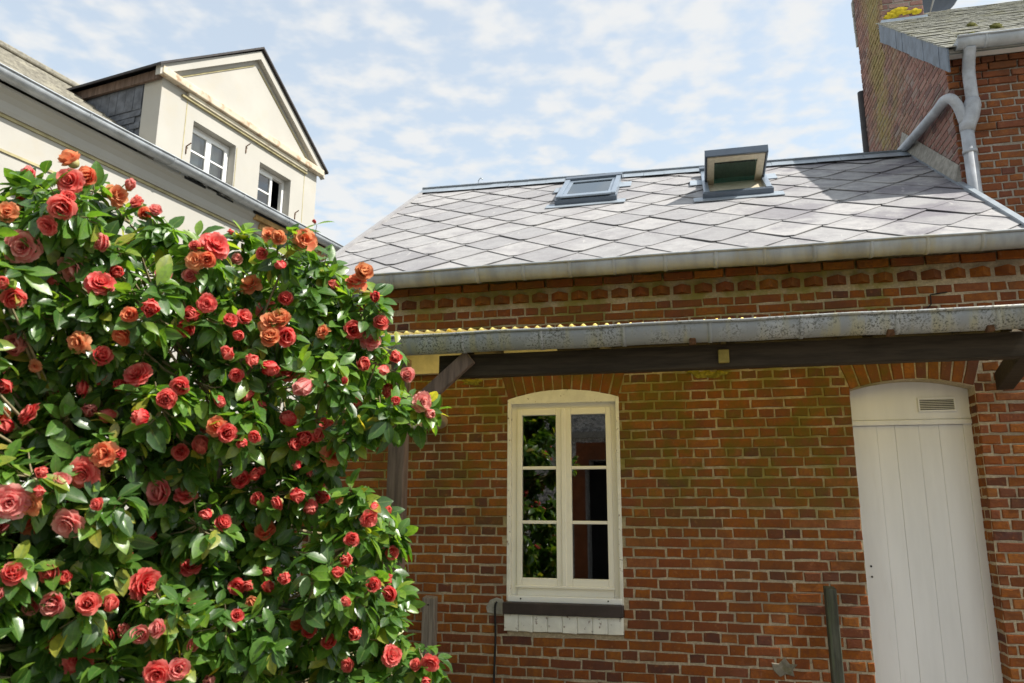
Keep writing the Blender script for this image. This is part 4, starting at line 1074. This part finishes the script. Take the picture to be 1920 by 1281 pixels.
# stems
stems = [[base + Vector((dx * .06, dy * .06, 0)), base + Vector((dx * .2, dy * .2, .6)), base + Vector((dx * .45, dy * .4, 1.3)), base + Vector((dx * .65, dy * .5, h))] for dx, dy, h in ((-1, .2, 2.2), (-.2, .6, 2.5), (.7, -.1, 2.1), (.1, -.6, 1.7), (1.1, .5, 1.9))]
joint_pts = []
for sp_ in stems:
    P = smooth_path(sp_, 6); MB_ = MB().tube([p - base for p in P], [.034 - .022 * i / len(P) for i in range(len(P))], 8); MB_.build('stem', BARK, CA, True); joint_pts += P[3:]
for c, r, layer in lobes:
    if layer == 2 and rng.random() < .5: continue
    j = min(joint_pts, key=lambda p: (p - c).length + (.6 if p.z > c.z else 0))
    mid = (j + c) / 2 + Vector((rng.uniform(-.05, .05), rng.uniform(-.05, .05), -.06))
    twigs.tube(smooth_path([j, mid, c], 3), [.010, .009, .008, .007, .006, .005, .004], 5, False)
twigs.v = [p - base for p in twigs.v]
twigs.build('twigs', TWIG, CA, True, kind='stuff')

# ---- flowers
def petal(m, at, az, tilt, L, Wd, cup, curl, seed, off_r):
    """petal patch rooted near the axis, leaning out by tilt from the axis"""
    rr = random.Random(seed); n = len(m['v']); rn = rr.random()
    rows, cols = 4, 4
    ca, sa = math.cos(az), math.sin(az)
    for i in range(rows + 1):
        t = i / rows; an = tilt + curl * (t - .3)
        # integrate a curved spine
        rad = off_r; zz = at
        st = 10
        for q in range(st):
            tt = t * (q + .5) / st; an_ = tilt * .35 + (tilt * .65) * min(1, tt * 2.2) + curl * max(0, tt - .55)
            rad += L * t / st * math.sin(an_); zz += L * t / st * math.cos(an_)
        wd = Wd * (math.sin(math.pi * min(.5, t * .62 + .10)) if t < .65 else math.sqrt(max(0, 1 - ((t - .55) / .47) ** 2))) * .5
        for j in range(cols + 1):
            s = (j / cols - .5) * 2; lift = cup * s * s * wd
            notch = -.06 * L * (1 - abs(s)) * (1 if i == rows else 0)
            x = rad + notch * math.sin(tilt) - lift * math.cos(tilt) + rr.uniform(-1, 1) * .02 * L; y = s * wd; z = zz + lift * math.sin(tilt) + rr.uniform(-1, 1) * .025 * L * t
            m['v'].append((x * ca - y * sa, x * sa + y * ca, z)); m['e'].append(t)
    for i in range(rows):
        for j in range(cols): q = n + i * (cols + 1) + j; m['f'].append((q, q + 1, q + cols + 2, q + cols + 1)); m['r'].append(rn)
def flower_mesh(kind, seed):
    rr = random.Random(seed); m = dict(v=[], f=[], e=[], r=[]); s = 0
    if kind == 'open': rings = [(3, 8, .34, .30, .03), (4, 22, .42, .38, .05), (5, 40, .46, .46, .07), (6, 60, .50, .52, .09), (7, 78, .52, .56, .10), (7, 92, .52, .58, .11)]
    elif kind == 'cup': rings = [(3, 6, .50, .40, .03), (4, 16, .56, .52, .06), (5, 28, .58, .58, .09), (5, 44, .56, .62, .12), (4, 70, .44, .58, .12)]
    elif kind == 'half': rings = [(3, 3, .80, .52, .04), (4, 9, .86, .66, .10), (4, 15, .84, .76, .14), (3, 24, .66, .76, .16)]
    elif kind == 'wilt': rings = [(4, 20, .44, .34, .03), (5, 48, .46, .42, .06), (6, 78, .48, .48, .08), (6, 108, .46, .48, .09)]
    else: rings = [(4, 2, .9, .62, .06), (4, 5, .9, .78, .16)]
    for k, (n, tilt, L, wd, off_) in enumerate(rings):
        a0 = rr.uniform(0, 6.28)
        for i in range(n):
            w = rr.uniform(.85, 1.12); jt = rr.uniform(-8, 8) if kind != 'wilt' else rr.uniform(-28, 28)
            petal(m, .02 * (len(rings) - k), a0 + i * 6.283 / n + rr.uniform(-.15, .15), math.radians(max(2, tilt + jt)), L * w, wd * w, .55 if kind in ('half', 'bud') else .30,
                  {'open': .5, 'cup': -.2, 'half': -1.0, 'bud': -1.2, 'wilt': rr.uniform(-.8, 1.4)}[kind], rr.random(), off_ * (.8 if kind != 'half' else 1))
    return m
def sepal_mesh():
    m = MB(); n = 10
    for i, (r, z) in enumerate(((.0, -.10), (.12, -.07), (.20, .02), (.22, .12), (.17, .20))):
        for k in range(n): a = 6.283 * k / n; q = r * (1 + .08 * math.cos(5 * a)); m.v.append(Vector((q * math.cos(a), q * math.sin(a), z + (.05 * math.cos(5 * a) if i == 4 else 0))))
    for i in range(4):
        for k in range(n): m.f.append((i * n + k, i * n + (k + 1) % n, (i + 1) * n + (k + 1) % n, (i + 1) * n + k))
    return mesh('calyx', m.v, m.f, BUDG, True)
FM = {}
for key, kind, mat, nvar in (('r', 'open', RED, 3), ('R', 'cup', RED, 3), ('p', 'open', PINK, 3), ('P', 'cup', PINK, 2), ('h', 'half', RED, 3), ('k', 'half', PINK, 2), ('o', 'wilt', ORANGE, 4), ('O', 'cup', ORANGE, 2), ('b', 'bud', BUDM, 2)):
    FM[key] = []
    for q in range(nvar):
        m = flower_mesh(kind, key + str(q)); FM[key].append(mesh('flower', m['v'], m['f'], mat, True, {'rnd': ('FACE', m['r']), 'edge': ('POINT', m['e'])}))
CALYX = sepal_mesh()
FL = '''147,309,40,O 143,345,48,r 174,337,36,O 62,332,32,P 139,372,26,R 125,394,48,R 102,426,36,r 54,466,58,p 145,508,50,P 198,533,46,r 200,458,34,P 261,460,34,R 226,514,22,h 40,561,42,R 25,400,36,o 53,382,22,R 227,370,40,o 252,352,18,k 265,381,28,R 300,396,24,P 279,404,26,O 105,527,20,h 13,535,22,h 255,591,30,O 291,575,30,h 312,516,30,P
410,462,48,r 373,463,22,R 439,437,14,b 374,490,36,o 395,488,30,O 364,517,28,P 495,477,24,R 483,494,30,o 510,442,28,o 528,450,28,O 576,452,40,o 535,497,16,h 475,535,38,o 540,560,28,R 372,553,26,o 395,570,32,r 369,591,26,h 354,616,34,R 438,600,26,R 465,595,30,R 504,584,40,r 512,606,40,o 535,602,36,O 510,634,36,O 543,631,38,R 450,628,18,h 435,665,22,h 476,673,22,h 449,704,26,R 507,687,26,h 540,690,46,r 610,623,26,o 580,722,30,k 345,724,34,R 320,745,36,R 472,737,24,h 450,487,22,P
683,514,34,O 671,530,36,o 624,535,20,h 705,557,18,h 717,604,30,R 666,618,36,R 697,638,36,p 683,684,24,h 724,691,18,h 766,703,28,P 649,715,14,b 730,736,22,h 743,665,20,h 594,419,8,b
158,642,40,o 200,665,38,R 242,625,36,O 45,648,34,k 77,686,22,o 16,686,26,k 23,721,24,h 109,729,20,h 200,706,28,R 268,702,48,r 232,721,20,h 165,727,32,R 317,749,30,R 177,766,24,k 216,777,24,h 277,780,26,h 69,775,42,r 8,778,44,O 28,798,24,h 206,848,46,o 232,847,24,R 168,884,52,r 125,897,34,P 135,913,12,b 305,920,46,P 92,880,20,h 84,914,18,h 127,936,18,h
415,748,18,h 495,760,26,h 551,786,24,h 395,798,30,R 413,798,36,o 433,809,36,R 482,817,24,R 463,827,16,h 346,845,30,R 384,838,26,h 605,792,30,R 618,797,26,R 600,814,28,R 573,821,26,h 556,831,22,h 627,853,40,o 563,868,16,h 457,895,34,R 480,890,18,h 494,878,15,h 487,931,26,R 524,940,26,R 559,923,24,h 587,883,26,R 605,896,30,R 588,943,24,h 604,927,22,h 356,926,42,r 397,959,18,h 426,975,30,R 470,979,22,h 504,996,38,O 555,981,36,O
670,754,24,h 743,750,16,h 792,752,36,p 805,774,16,k 634,888,14,h 694,968,34,r 663,1006,28,R 726,956,16,h 738,1033,26,R 640,935,16,o 706,945,16,h
31,938,62,p 72,941,40,o 69,974,46,o 141,976,54,p 8,978,40,P 192,942,24,R 285,1000,30,R 39,1068,42,R 104,1068,38,R 132,1080,22,h 70,1129,32,P 110,1127,46,P 176,1124,42,R 218,1130,24,h 279,1089,58,r 247,1037,16,h 247,1181,24,k 272,1184,34,P 303,1171,32,P 156,1227,54,r 116,1202,26,h 209,1186,32,R 303,1255,46,r 343,1247,40,P 141,1278,50,o 28,1024,16,h 6,1106,24,k
363,1059,36,r 451,1095,32,R 472,1093,18,h 482,1121,26,O 505,1094,20,h 507,1064,17,h 539,1076,20,h 451,1147,24,R 561,1168,24,O 583,1177,28,R 621,1197,28,R 672,1181,22,h 654,1241,26,R 634,1069,20,h 702,1091,28,R 724,1082,18,h 731,1108,30,R 655,1124,16,h 654,1046,22,h 737,1223,34,r 781,1239,22,R 809,1236,32,r 800,1270,18,h 370,1203,24,P 401,1270,20,k 366,1119,20,R'''
def shell(px, py):
    """distance to the front of the crown along the sight line"""
    o, d = CAM, ray(px, py); best = None
    for c, r, layer in lobes:
        oc = c - o; b_ = oc.dot(d); q = oc.length_squared - b_ * b_; rr = r * 1.0
        if q < rr * rr:
            t = b_ - math.sqrt(rr * rr - q)
            if best is None or t < best[0]: best = (t, c)
    if not best:
        c = min(lobes, key=lambda L: (L[0] - o - d * (L[0] - o).dot(d)).length + .3 * L[2])[0]; return o + d * (c - o).dot(d), c
    return o + d * best[0], best[1]
LBL = {'o': 'wilted orange-brown bloom', 'O': 'fading coral bloom'}
def bloom(P, axis, size, key, far=False):
    me = rng.choice(FM[key]); name = {'h': 'half_open_flower', 'k': 'half_open_flower', 'b': 'bud', 'o': 'wilted_flower', 'O': 'wilted_flower'}.get(key, 'flower')
    f_ = link(name, me, CA, P - base)
    f_.rotation_mode = 'QUATERNION'; q = axis.normalized().to_track_quat('Z', 'Y'); f_.rotation_quaternion = q
    f_.rotation_quaternion = q @ __import__('mathutils').Quaternion((0, 0, 1), rng.uniform(0, 6.28))
    f_.scale = (size, size, size)
    c_ = link('calyx', CALYX, f_); 
    return f_
for tok in FL.split():
    px, py, sz, key = tok.split(','); px, py, sz = float(px), float(py), float(sz)
    P, c = shell(px, py); z = (P - CAM).dot(fw)
    outw = (P - c).normalized() if (P - c).length > 1e-4 else -fw
    axis = (-fw * (.55 if sz < 44 else .9) + outw * .6 + Vector((rng.uniform(-.75, .85), rng.uniform(-.3, .3), rng.uniform(-.55, .75)))).normalized()
    w = {'r': 1.10, 'p': 1.10, 'R': .95, 'P': .95, 'o': .95, 'O': .95, 'h': .70, 'k': .70, 'b': .85}[key]
    size = 1.10 * sz / F * z / w
    bloom(P - axis * size * (.15 if key in 'rpoO' else .35) - fw * .04, axis, size, key)
# blooms on the parts of the shrub that the picture does not show
hid = [t for t in tips if (lambda q: not (0 < q[0] < W and 0 < q[1] < H))(proj(t[0]))]
rng.shuffle(hid)
for tip, d in hid[:60]: bloom(tip, d, rng.uniform(.04, .08), rng.choice('rRpPhho'))
